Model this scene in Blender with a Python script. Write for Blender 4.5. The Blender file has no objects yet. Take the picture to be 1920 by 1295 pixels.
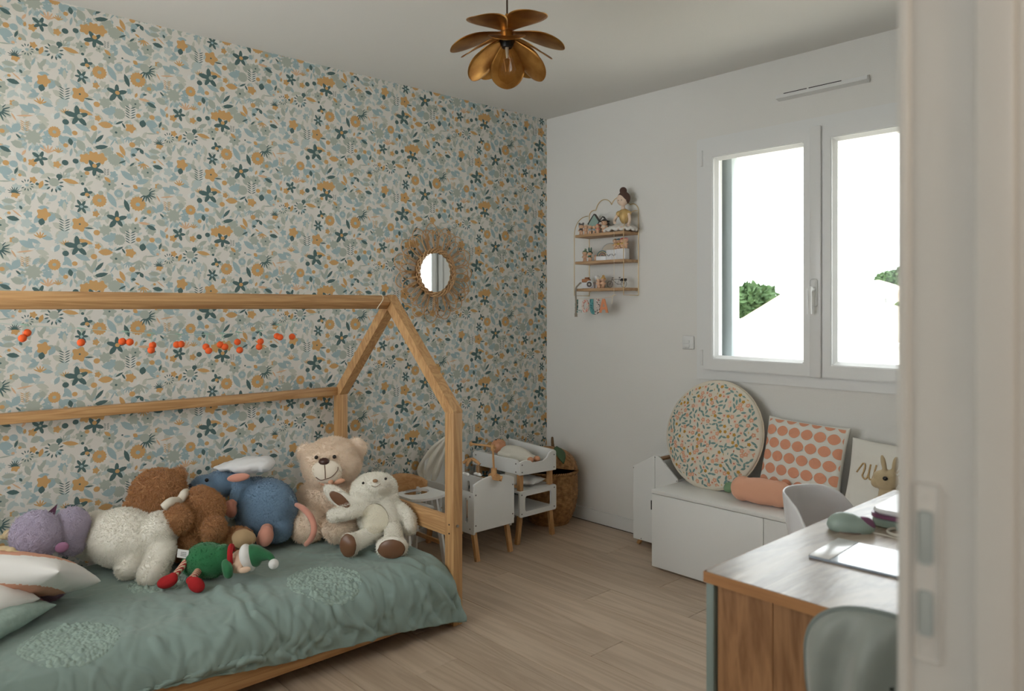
import bpy, bmesh, math, random
import numpy as np
from mathutils import Vector, Matrix, Euler, noise

sc = bpy.context.scene
col = sc.collection
R = math.radians
rnd = random.Random(7)

# ---------------------------------------------------------------- camera, sky, sun, exposure
cam_d = bpy.data.cameras.new('camera')
cam = bpy.data.objects.new('camera', cam_d)
col.objects.link(cam)
sc.camera = cam
cam.location = (3.385, -3.422, 1.293)
cam.rotation_euler = (R(90), 0, R(47.35))
cam_d.sensor_width = 36.0
cam_d.lens = 36.0 * 1402 / 1920
cam_d.shift_y = -(647.5 - 576) / 1920
cam_d.clip_start = 0.02
cam_d.dof.use_dof = True
cam_d.dof.focus_distance = 3.5
cam_d.dof.aperture_fstop = 3.6

sc.view_settings.view_transform = 'Standard'
sc.view_settings.look = 'None'
sc.view_settings.gamma = 1.0
sc.view_settings.exposure = 0.0
sc.view_settings.use_curve_mapping = False

world = bpy.data.worlds.new('sky')
sc.world = world
world.use_nodes = True
wb = world.node_tree.nodes['Background']
wb.inputs['Color'].default_value = (0.945, 0.988, 1.0, 1.0)
wb.inputs['Strength'].default_value = 5.4

def lamp(kind, name, loc, energy, color=(1, 1, 1), **kw):
    d = bpy.data.lights.new(name, kind)
    d.energy = energy
    d.color = color
    rot = kw.pop('rot', None)
    for k, v in kw.items():
        setattr(d, k, v)
    o = bpy.data.objects.new(name, d)
    o.location = loc
    if rot:
        o.rotation_euler = rot
    col.objects.link(o)
    return o

def aim(d):
    return Vector(d).to_track_quat('-Z', 'Y').to_euler()

lamp('SUN', 'sun', (-6, -4, 12), 6, (1.0, 0.96, 0.9), angle=R(0.6), rot=aim((0.8, 0.45, -0.75)))
# unseen fills added behind the camera: one lights the doorway, one warms the room
lamp('AREA', 'doorway_fill', (3.9, -5.0, 2.35), 13, (1.0, 0.97, 0.93), shape='DISK', size=0.5, rot=aim((-0.6, 0.7, -0.1)))
lamp('AREA', 'warm_fill', (4.35, -3.25, 1.85), 3, (1.0, 0.72, 0.46), shape='DISK', size=0.3, rot=aim((-1.0, 0.08, 0.08)))

# ---------------------------------------------------------------- helpers
MW = {}

def S(r, g, b, a=1.0):
    f = lambda c: (c / 255 / 12.92) if c / 255 <= 0.04045 else ((c / 255 + 0.055) / 1.055) ** 2.4
    return (f(r), f(g), f(b), a)

def tag(o, label=None, cat=None, group=None, kind=None):
    if label: o['label'] = label
    if cat: o['category'] = cat
    if group: o['group'] = group
    if kind: o['kind'] = kind
    return o

def thing(name, label, cat, loc=(0, 0, 0), rot=(0, 0, 0), group=None):
    o = bpy.data.objects.new(name, None)
    o.empty_display_size = 0.05
    o.location = loc
    o.rotation_euler = rot
    col.objects.link(o)
    MW[o.name] = Matrix.Translation(loc) @ Euler(rot).to_matrix().to_4x4()
    return tag(o, label, cat, group)

def struct(name, geo, mat, parent=None, smooth=False):
    o = part(name, geo, mat, parent, smooth=smooth)
    o['kind'] = 'structure'
    return o

def to_mesh(name, geo):
    if isinstance(geo, bpy.types.Mesh):
        return geo
    me = bpy.data.meshes.new(name)
    if isinstance(geo, bmesh.types.BMesh):
        geo.to_mesh(me)
        geo.free()
    else:
        me.from_pydata(geo[0], [], geo[1])
    return me

def part(name, geo, mat, parent=None, smooth=True, world=True, label=None, loc=None, ang=40):
    me = to_mesh(name, geo)
    if mat is not None:
        if not me.materials:
            me.materials.append(mat)
    o = bpy.data.objects.new(name, me)
    base = Matrix()
    if parent is not None:
        base = MW[parent.name]
        o.parent = parent
        if world and loc is None:
            me.transform(base.inverted())
    if loc is not None:
        o.location = loc
        base = base @ Matrix.Translation(loc)
    col.objects.link(o)
    MW[o.name] = base
    if smooth:
        me.polygons.foreach_set('use_smooth', [True] * len(me.polygons))
        if ang < 180:
            try:
                me.set_sharp_from_angle(angle=R(ang))
            except Exception:
                pass
    if label: o['label'] = label
    return o

def solo(name, geo, mat, label, cat, group=None, loc=None, **kw):
    """A thing that is one mesh; origin moved to the middle of its base."""
    me = to_mesh(name, geo)
    n = len(me.vertices)
    co = np.empty(n * 3); me.vertices.foreach_get('co', co); co = co.reshape(-1, 3)
    b = ((co[:, 0].min() + co[:, 0].max()) / 2, (co[:, 1].min() + co[:, 1].max()) / 2, co[:, 2].min())
    me.transform(Matrix.Translation(b).inverted())
    o = part(name, me, mat, None, **kw)
    o.location = b
    MW[o.name] = Matrix.Translation(b)
    return tag(o, label, cat, group)

B = bmesh.new

def box(bm, lo, hi, bev=0.0, seg=2, mat=None):
    lo, hi = Vector(lo), Vector(hi)
    c, s = (lo + hi) / 2, hi - lo
    m = Matrix.Translation(c) @ Matrix.Diagonal((*s, 1))
    if mat is not None: m = mat @ m
    r = bmesh.ops.create_cube(bm, size=1, matrix=m)
    if bev > 0:
        es = list({e for v in r['verts'] for e in v.link_edges})
        bmesh.ops.bevel(bm, geom=es, offset=bev, segments=seg, affect='EDGES', profile=0.5)
    return bm

def beam(bm, p0, p1, w, h, up=(0, 0, 1), bev=0.003, ext=0.0):
    """square beam from p0 to p1, w across, h along up"""
    p0, p1 = Vector(p0), Vector(p1)
    d = (p1 - p0).normalized()
    p0 = p0 - d * ext; p1 = p1 + d * ext
    u = Vector(up)
    s = d.cross(u).normalized()
    u = s.cross(d).normalized()
    m = Matrix((( s.x, d.x, u.x, 0), (s.y, d.y, u.y, 0), (s.z, d.z, u.z, 0), (0, 0, 0, 1)))
    m = Matrix.Translation((p0 + p1) / 2) @ m
    L = (p1 - p0).length
    box(bm, (-w / 2, -L / 2, -h / 2), (w / 2, L / 2, h / 2), bev, 2, m)
    return bm

def cyl(bm, p0, p1, r0, r1=None, seg=16, caps=True):
    p0, p1 = Vector(p0), Vector(p1)
    d = p1 - p0
    q = d.to_track_quat('Z', 'Y').to_matrix().to_4x4()
    m = Matrix.Translation((p0 + p1) / 2) @ q
    bmesh.ops.create_cone(bm, cap_ends=caps, cap_tris=False, segments=seg, radius1=r0,
                          radius2=r0 if r1 is None else r1, depth=d.length, matrix=m)
    return bm

def sph(bm, c, r, rot=None, sub=3):
    if not hasattr(r, '__len__'): r = (r, r, r)
    m = Matrix.Translation(c)
    if rot is not None:
        m = m @ (Euler(rot).to_matrix().to_4x4() if not isinstance(rot, Matrix) else rot)
    m = m @ Matrix.Diagonal((*r, 1))
    bmesh.ops.create_icosphere(bm, subdivisions=sub, radius=1, matrix=m)
    return bm

def ell(bm, p0, p1, r, k=1.0, sub=3, flat=1.0):
    """ellipsoid whose long axis runs p0-p1, cross radius r"""
    p0, p1 = Vector(p0), Vector(p1)
    d = p1 - p0
    q = d.to_track_quat('Z', 'Y').to_matrix().to_4x4()
    m = Matrix.Translation((p0 + p1) / 2) @ q @ Matrix.Diagonal((r, r * flat, d.length / 2 * k, 1))
    bmesh.ops.create_icosphere(bm, subdivisions=sub, radius=1, matrix=m)
    return bm

def tube(bm, pts, r, seg=8, closed=False, caps=True):
    pts = [Vector(p) for p in pts]
    n = len(pts)
    rs = r if hasattr(r, '__len__') else [r] * n
    rings = []
    nrm = None
    for i, p in enumerate(pts):
        a = pts[(i - 1) % n] if (closed or i > 0) else p
        b = pts[(i + 1) % n] if (closed or i < n - 1) else p
        t = (b - a).normalized()
        if nrm is None:
            nrm = t.orthogonal().normalized()
        nrm = (nrm - t * nrm.dot(t))
        nrm = nrm.normalized() if nrm.length > 1e-6 else t.orthogonal().normalized()
        bi = t.cross(nrm)
        rings.append([bm.verts.new(p + (nrm * math.cos(2 * math.pi * j / seg) + bi * math.sin(2 * math.pi * j / seg)) * rs[i]) for j in range(seg)])
    m = n if closed else n - 1
    for i in range(m):
        A, C = rings[i], rings[(i + 1) % n]
        for j in range(seg):
            bm.faces.new((A[j], A[(j + 1) % seg], C[(j + 1) % seg], C[j]))
    if not closed and caps:
        bm.faces.new(rings[0][::-1]); bm.faces.new(rings[-1])
    return bm

def lathe(bm, prof, c=(0, 0, 0), seg=32, mat=None):
    """prof: (radius, z) pairs"""
    c = Vector(c)
    rings = []
    for r, z in prof:
        if r < 1e-6:
            v = Vector((0, 0, z))
            rings.append([bm.verts.new(c + (mat @ v if mat else v))])
        else:
            ring = []
            for j in range(seg):
                a = 2 * math.pi * j / seg
                v = Vector((r * math.cos(a), r * math.sin(a), z))
                ring.append(bm.verts.new(c + (mat @ v if mat else v)))
            rings.append(ring)
    for A, C in zip(rings, rings[1:]):
        for j in range(seg):
            k = (j + 1) % seg
            if len(A) == 1 and len(C) == 1: continue
            if len(A) == 1: bm.faces.new((A[0], C[k], C[j]))
            elif len(C) == 1: bm.faces.new((A[j], A[k], C[0]))
            else: bm.faces.new((A[j], A[k], C[k], C[j]))
    return bm

def prism(bm, outline, t, m=Matrix(), holes=()):
    """extrude a 2-D outline (x,y) by t along z, placed by matrix m"""
    def face(z):
        return [bm.verts.new(m @ Vector((x, y, z))) for x, y in outline]
    if not holes:
        a, b = face(0), face(t)
        bm.faces.new(a[::-1]); bm.faces.new(b)
        n = len(a)
        for i in range(n):
            bm.faces.new((a[i], a[(i + 1) % n], b[(i + 1) % n], b[i]))
        return bm
    loops = [outline] + list(holes)
    sides = []
    for z, flip in ((0, True), (t, False)):
        tmp = []
        es = []
        for lp in loops:
            vs = [bm.verts.new(m @ Vector((x, y, z))) for x, y in lp]
            tmp.append(vs)
            for i in range(len(vs)):
                es.append(bm.edges.new((vs[i], vs[(i + 1) % len(vs)])))
        bmesh.ops.triangle_fill(bm, edges=es, use_beauty=True, normal=(m.to_3x3() @ Vector((0, 0, -1 if flip else 1))))
        sides.append(tmp)
    for a, b in zip(*sides):
        n = len(a)
        for i in range(n):
            bm.faces.new((a[i], a[(i + 1) % n], b[(i + 1) % n], b[i]))
    bmesh.ops.recalc_face_normals(bm, faces=bm.faces[:])
    return bm

def rrect(x0, y0, x1, y1, r, n=5):
    o = []
    for cx, cy, a0 in ((x1 - r, y1 - r, 0), (x0 + r, y1 - r, 90), (x0 + r, y0 + r, 180), (x1 - r, y0 + r, 270)):
        for i in range(n):
            a = R(a0 + 90 * i / (n - 1))
            o.append((cx + r * math.cos(a), cy + r * math.sin(a)))
    return o

def plane_m(o, u, v):
    """matrix taking local x,y,z to u, v, u x v at origin o"""
    u, v = Vector(u), Vector(v)
    w = u.cross(v)
    return Matrix(((u.x, v.x, w.x, o[0]), (u.y, v.y, w.y, o[1]), (u.z, v.z, w.z, o[2]), (0, 0, 0, 1)))

def spline(pts, n=8, closed=False):
    """Catmull-Rom through pts"""
    P = [Vector(p) for p in pts]
    out = []
    N = len(P)
    rng = N if closed else N - 1
    for i in range(rng):
        g = (lambda k: P[k % N]) if closed else (lambda k: P[max(0, min(N - 1, k))])
        a, b, c, d = g(i - 1), g(i), g(i + 1), g(i + 2)
        for k in range(n):
            t = k / n
            out.append(0.5 * ((2 * b) + (c - a) * t + (2 * a - 5 * b + 4 * c - d) * t * t + (3 * b - a - 3 * c + d) * t ** 3))
    if not closed: out.append(P[-1].copy())
    return out

def dup(root, loc=None, rot=None, label=None, group=None, scale=None):
    """a copy of a thing with copies of its parts and sub-parts"""
    r = root.copy(); col.objects.link(r)
    if loc is not None: r.location = loc
    if rot is not None: r.rotation_euler = rot
    if scale is not None: r.scale = (scale,) * 3
    if label: r['label'] = label
    if group: r['group'] = group
    for ch in list(root.children):
        c = ch.copy(); col.objects.link(c); c.parent = r
        for g in ch.children:
            d = g.copy(); col.objects.link(d); d.parent = c
    return r

def blob(name, builder, voxel=0.006, smooth=2):
    """overlapping closed shapes welded into one continuous skin"""
    bm = B(); builder(bm)
    me = bpy.data.meshes.new(name); bm.to_mesh(me); bm.free()
    o = bpy.data.objects.new(name, me); col.objects.link(o)
    m = o.modifiers.new('r', 'REMESH'); m.mode = 'VOXEL'; m.voxel_size = voxel; m.use_smooth_shade = True
    if smooth:
        s = o.modifiers.new('s', 'SMOOTH'); s.factor = 0.5; s.iterations = smooth
    dg = bpy.context.evaluated_depsgraph_get()
    out = bpy.data.meshes.new_from_object(o.evaluated_get(dg), depsgraph=dg)
    bpy.data.objects.remove(o); bpy.data.meshes.remove(me)
    out.name = name
    return out

def fur(name, me, n, length, rad, mat, parent, seed=1, comb=(0, 0, -0.4), jit=0.5, mask=None, curl=0.0, clump=0.0):
    """short pile on a mesh: hair curves, one object of stuff (me is in the parent's local space)"""
    rg = np.random.default_rng(seed)
    me.calc_loop_triangles()
    nt = len(me.loop_triangles)
    tri = np.empty(nt * 3, np.int32); me.loop_triangles.foreach_get('vertices', tri); tri = tri.reshape(-1, 3)
    co = np.empty(len(me.vertices) * 3, np.float32); me.vertices.foreach_get('co', co); co = co.reshape(-1, 3)
    no = np.empty(len(me.vertices) * 3, np.float32); me.vertices.foreach_get('normal', no); no = no.reshape(-1, 3)
    a, b, c = co[tri[:, 0]], co[tri[:, 1]], co[tri[:, 2]]
    ar = np.linalg.norm(np.cross(b - a, c - a), axis=1)
    idx = rg.choice(nt, n, p=ar / ar.sum())
    r1, r2 = np.sqrt(rg.random(n)), rg.random(n)
    w = np.stack([1 - r1, r1 * (1 - r2), r1 * r2], 1)[:, :, None]
    p = (co[tri[idx]] * w).sum(1)
    nn = (no[tri[idx]] * w).sum(1)
    nn /= np.linalg.norm(nn, axis=1, keepdims=True) + 1e-9
    if mask is not None:
        k = mask(p); p, nn = p[k], nn[k]
    n = len(p)
    d = nn + np.array(comb) + rg.normal(0, jit, (n, 3))
    dn = (d * nn).sum(1, keepdims=True)
    d = d - nn * np.minimum(dn - 0.25, 0)
    d /= np.linalg.norm(d, axis=1, keepdims=True)
    L = length * (0.6 + 0.6 * rg.random((n, 1)))
    K = 4
    pts = np.empty((n, K, 3), np.float32)
    side = np.cross(nn, rg.normal(0, 1, (n, 3)))
    for k in range(K):
        t = k / (K - 1)
        pts[:, k] = p - nn * 0.001 + (nn * (1 - t) * 0.6 + d * (0.4 + 0.6 * t)) * L * t + side * curl * L * math.sin(t * 5)
    if clump:
        # strands within a small cell lean together into tufts
        key = np.floor(p / clump).astype(np.int64)
        _, inv = np.unique(key, axis=0, return_inverse=True)
        inv = inv.reshape(-1)
        m = inv.max() + 1
        cnt = np.bincount(inv, minlength=m)[:, None]
        mean = np.stack([np.bincount(inv, weights=pts[:, -1, k], minlength=m) for k in range(3)], 1) / cnt
        mean += rg.normal(0, clump * .35, mean.shape)
        tgt = mean[inv]
        for k in range(1, K):
            w_ = .6 * (k / (K - 1)) ** 1.2
            pts[:, k] = pts[:, k] * (1 - w_) + (pts[:, k] + (tgt - pts[:, -1]) * (k / (K - 1))) * w_
    hc = bpy.data.hair_curves.new(name)
    hc.add_curves([K] * n)
    hc.attributes['position'].data.foreach_set('vector', pts.reshape(-1))
    ra = hc.attributes.get('radius') or hc.attributes.new('radius', 'FLOAT', 'POINT')
    ra.data.foreach_set('value', np.tile(np.array([1, .95, .8, .35], np.float32) * rad, n))
    hc.materials.append(mat)
    o = bpy.data.objects.new(name, hc)
    o.parent = parent
    col.objects.link(o)
    o['kind'] = 'stuff'
    return o

# ---------------------------------------------------------------- materials
def nt(name):
    m = bpy.data.materials.new(name); m.use_nodes = True
    t = m.node_tree
    return m, t, t.nodes['Principled BSDF']

def N(t, typ, **kw):
    n = t.nodes.new(typ)
    for k, v in kw.items():
        if k in n.inputs.keys(): n.inputs[k].default_value = v
        else: setattr(n, k, v)
    return n

def M(name, c, rough=0.6, metal=0.0, bump=0, bscale=200, var=0, vscale=8, sheen=0, spec=None, c2=None, coat=0, trans=0, ior=None, sss=0):
    m, t, p = nt(name)
    base = S(*c)
    p.inputs['Base Color'].default_value = base
    p.inputs['Roughness'].default_value = rough
    p.inputs['Metallic'].default_value = metal
    if sheen:
        p.inputs['Sheen Weight'].default_value = sheen
        p.inputs['Sheen Roughness'].default_value = 0.5
    if spec is not None: p.inputs['Specular IOR Level'].default_value = spec
    if coat: p.inputs['Coat Weight'].default_value = coat
    if trans: p.inputs['Transmission Weight'].default_value = trans
    if ior: p.inputs['IOR'].default_value = ior
    tc = None
    if var or c2 or bump:
        tc = N(t, 'ShaderNodeTexCoord')
    if var or c2:
        nz = N(t, 'ShaderNodeTexNoise', Scale=vscale, Detail=4.0)
        t.links.new(tc.outputs['Object'], nz.inputs['Vector'])
        r = N(t, 'ShaderNodeValToRGB')
        if c2:
            a, b = base, S(*c2)
        else:
            a = tuple(x * (1 - var) for x in base[:3]) + (1,); b = tuple(min(1, x * (1 + var)) for x in base[:3]) + (1,)
        r.color_ramp.elements[0].color = a; r.color_ramp.elements[0].position = 0.35
        r.color_ramp.elements[1].color = b; r.color_ramp.elements[1].position = 0.65
        t.links.new(nz.outputs[0], r.inputs[0])
        t.links.new(r.outputs[0], p.inputs['Base Color'])
    if bump:
        nb = N(t, 'ShaderNodeTexNoise', Scale=bscale, Detail=3.0)
        t.links.new(tc.outputs['Object'], nb.inputs['Vector'])
        bp = N(t, 'ShaderNodeBump', Strength=bump, Distance=0.002)
        t.links.new(nb.outputs[0], bp.inputs['Height'])
        t.links.new(bp.outputs[0], p.inputs['Normal'])
    return m

def wood(name, c1, c2, axis, scale=14, rough=0.5, stretch=14, contrast=0.5, rand=0.0, knots=None, bump=.15, coat=0):
    """long grain along axis (0 x, 1 y, 2 z), object coordinates"""
    m, t, p = nt(name)
    p.inputs['Roughness'].default_value = rough
    tc = N(t, 'ShaderNodeTexCoord')
    mp = N(t, 'ShaderNodeMapping')
    s = [scale] * 3; s[axis] = scale / stretch
    mp.inputs['Scale'].default_value = s
    t.links.new(tc.outputs['Object'], mp.inputs['Vector'])
    vec = mp.outputs[0]
    if rand:
        oi = N(t, 'ShaderNodeObjectInfo')
        ml = N(t, 'ShaderNodeMath', operation='MULTIPLY'); ml.inputs[1].default_value = 37.0
        t.links.new(oi.outputs['Random'], ml.inputs[0])
        ad = N(t, 'ShaderNodeVectorMath', operation='ADD')
        t.links.new(mp.outputs[0], ad.inputs[0]); t.links.new(ml.outputs[0], ad.inputs[1])
        vec = ad.outputs[0]
    n1 = N(t, 'ShaderNodeTexNoise', Scale=1.0, Detail=5.0, Distortion=1.4)
    t.links.new(vec, n1.inputs['Vector'])
    n2 = N(t, 'ShaderNodeTexNoise', Scale=7.0, Detail=3.0)
    t.links.new(vec, n2.inputs['Vector'])
    mx = N(t, 'ShaderNodeMath', operation='MULTIPLY_ADD')
    mx.inputs[1].default_value = 9.0
    t.links.new(n1.outputs[0], mx.inputs[0]); t.links.new(n2.outputs[0], mx.inputs[2])
    fr = N(t, 'ShaderNodeMath', operation='PINGPONG'); fr.inputs[1].default_value = 0.8
    t.links.new(mx.outputs[0], fr.inputs[0])
    r = N(t, 'ShaderNodeValToRGB')
    r.color_ramp.elements[0].color = S(*c1); r.color_ramp.elements[0].position = 0.5 - contrast / 2
    r.color_ramp.elements[1].color = S(*c2); r.color_ramp.elements[1].position = 0.5 + contrast / 2
    t.links.new(fr.outputs[0], r.inputs[0])
    out = r.outputs[0]
    if knots:
        kn = N(t, 'ShaderNodeTexNoise', Scale=0.45, Detail=2.0)
        t.links.new(vec, kn.inputs['Vector'])
        kr = N(t, 'ShaderNodeValToRGB')
        kr.color_ramp.elements[0].position = 0.66; kr.color_ramp.elements[0].color = (0, 0, 0, 1)
        kr.color_ramp.elements[1].position = 0.78; kr.color_ramp.elements[1].color = (1, 1, 1, 1)
        t.links.new(kn.outputs[0], kr.inputs[0])
        mk = N(t, 'ShaderNodeMix', data_type='RGBA')
        t.links.new(kr.outputs[0], mk.inputs[0]); t.links.new(out, mk.inputs[6])
        mk.inputs[7].default_value = S(*knots)
        out = mk.outputs[2]
    if rand:
        hs = N(t, 'ShaderNodeHueSaturation')
        mr = N(t, 'ShaderNodeMapRange'); mr.inputs[3].default_value = 1 - rand; mr.inputs[4].default_value = 1 + rand
        t.links.new(oi.outputs['Random'], mr.inputs[0]); t.links.new(mr.outputs[0], hs.inputs['Value'])
        t.links.new(out, hs.inputs['Color'])
        out = hs.outputs[0]
    t.links.new(out, p.inputs['Base Color'])
    bp = N(t, 'ShaderNodeBump', Strength=bump, Distance=0.001)
    if coat:
        p.inputs['Coat Weight'].default_value = coat; p.inputs['Coat Roughness'].default_value = .18
        t.links.new(bp.outputs[0], p.inputs['Coat Normal'])
    t.links.new(n2.outputs[0], bp.inputs['Height']); t.links.new(bp.outputs[0], p.inputs['Normal'])
    return m

def vcol_mat(name, rough=0.8, bump=0):
    m, t, p = nt(name)
    p.inputs['Roughness'].default_value = rough
    a = N(t, 'ShaderNodeVertexColor'); a.layer_name = 'Col'
    t.links.new(a.outputs[0], p.inputs['Base Color'])
    p.inputs['Specular IOR Level'].default_value = 0.2
    return m

white_paint = M('white_paint', (228, 226, 221), 0.85, bump=0.35, bscale=240)
ceil_paint = M('ceiling_paint', (226, 224, 219), 0.9, bump=0.3, bscale=160)
lacquer = M('white_lacquer', (226, 226, 223), 0.35)
mdf = M('white_board', (229, 229, 226), 0.45)
pvc = M('window_plastic', (228, 228, 226), 0.35)
pine = [wood('pine_' + 'xyz'[i], (203, 160, 110), (172, 126, 80), i, 16, 0.5, 18, 0.9) for i in range(3)]
beech = [wood('beech_' + 'xyz'[i], (204, 158, 108), (186, 136, 84), i, 18, 0.5, 12, 0.9) for i in range(3)]
black = M('black_plastic', (28, 27, 27), 0.4)
steel = M('steel', (170, 170, 168), 0.3, 1.0)

# ================================================================ THE ROOM
X1 = 3.13      # inner face of the door wall
H = 2.5
# floor: a base and real planks
fl = struct('floor', box(B(), (-0.1, -5.4, -0.06), (4.6, 0.3, -0.012)), M('floor_base', (70, 58, 48), 0.9))
oak = wood('oak_floor', (196, 175, 153), (172, 150, 128), 0, 7, 0.42, 15, 0.95, rand=0.07, knots=(120, 96, 74))
joints = {0: 1.545, 1: 0.685, 2: 1.172, 3: 0.30, 4: 1.305, 5: 0.835, 6: 1.52, -1: 1.9, -2: 0.95}
PL, PW = 1.29, 0.187
pm = {}
for k in range(-20, 8):
    y0 = -1.327 + PW * k
    y1 = min(y0 + PW, -0.002)
    if y1 - y0 < 0.05: continue
    off = joints.get(k, rnd.uniform(0, PL))
    x = off - math.ceil((off + 0.05) / PL) * PL
    while x < 4.5:
        a, b = max(x, 0.002), min(x + PL, 4.5)
        if b - a > 0.06:
            key = (round(b - a, 3), round(y1 - y0, 3))
            if key not in pm:
                bm = box(B(), (0, 0, -0.012), (key[0] - 0.0018, key[1] - 0.0018, 0), 0.0014, 1)
                pm[key] = to_mesh('plank', bm); pm[key].materials.append(oak)
            part('plank', pm[key], None, fl, smooth=False, loc=(a, y0, 0))
        x += PL

struct('ceiling', box(B(), (-0.1, -5.6, H), (4.6, 0.3, H + 0.1)), ceil_paint)
wl = struct('wall_left', box(B(), (-0.15, -5.5, 0), (0, 0.27, H)), M('wallpaper_ground', (223, 219, 211), 0.85, bump=0.15, bscale=500))
# window wall with its opening
WX0, WX1, WZ0, WZ1 = 1.215, 2.375, 1.0, 2.105
bm = B()
for lo, hi in (((0, 0, 0), (WX0, .27, H)), ((WX1, 0, 0), (4.6, .27, H)), ((WX0, 0, 0), (WX1, .27, WZ0)), ((WX0, 0, WZ1), (WX1, .27, H))):
    box(bm, lo, hi)
struct('wall_back', bm, white_paint)
# door wall: a pier right of the doorway and the lintel over it
bm = B()
box(bm, (X1, -2.66, 0), (X1 + .08, 0, H)); box(bm, (X1, -3.56, 2.06), (X1 + .08, -2.66, H)); box(bm, (X1, -5.4, 0), (X1 + .08, -3.56, H))
struct('wall_right', bm, white_paint)
# rear wall with an unseen opening added to let daylight in, and the hallway's walls
RX0, RX1, RZ0, RZ1 = .25, 1.95, .75, 2.25
bm = B()
box(bm, (0, -3.95, 0), (RX0, -3.75, H)); box(bm, (RX1, -3.95, 0), (X1, -3.75, H)); box(bm, (RX0, -3.95, 0), (RX1, -3.75, RZ0)); box(bm, (RX0, -3.95, RZ1), (RX1, -3.75, H))
struct('wall_rear', bm, white_paint)
bm = B()
box(bm, (4.5, -5.4, 0), (4.6, -1.6, H)); box(bm, (X1 + .08, -5.5, 0), (4.6, -5.4, H)); box(bm, (X1 + .08, -1.7, 0), (4.5, -1.6, H))
struct('wall_hallway', bm, white_paint)
# baseboards
struct('baseboard_back', box(B(), (0.012, -0.012, 0), (X1, 0, 0.075), 0.003), lacquer)
struct('baseboard_left', box(B(), (0, -5.4, 0), (0.012, -0.0005, 0.075), 0.003), lacquer)

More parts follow.
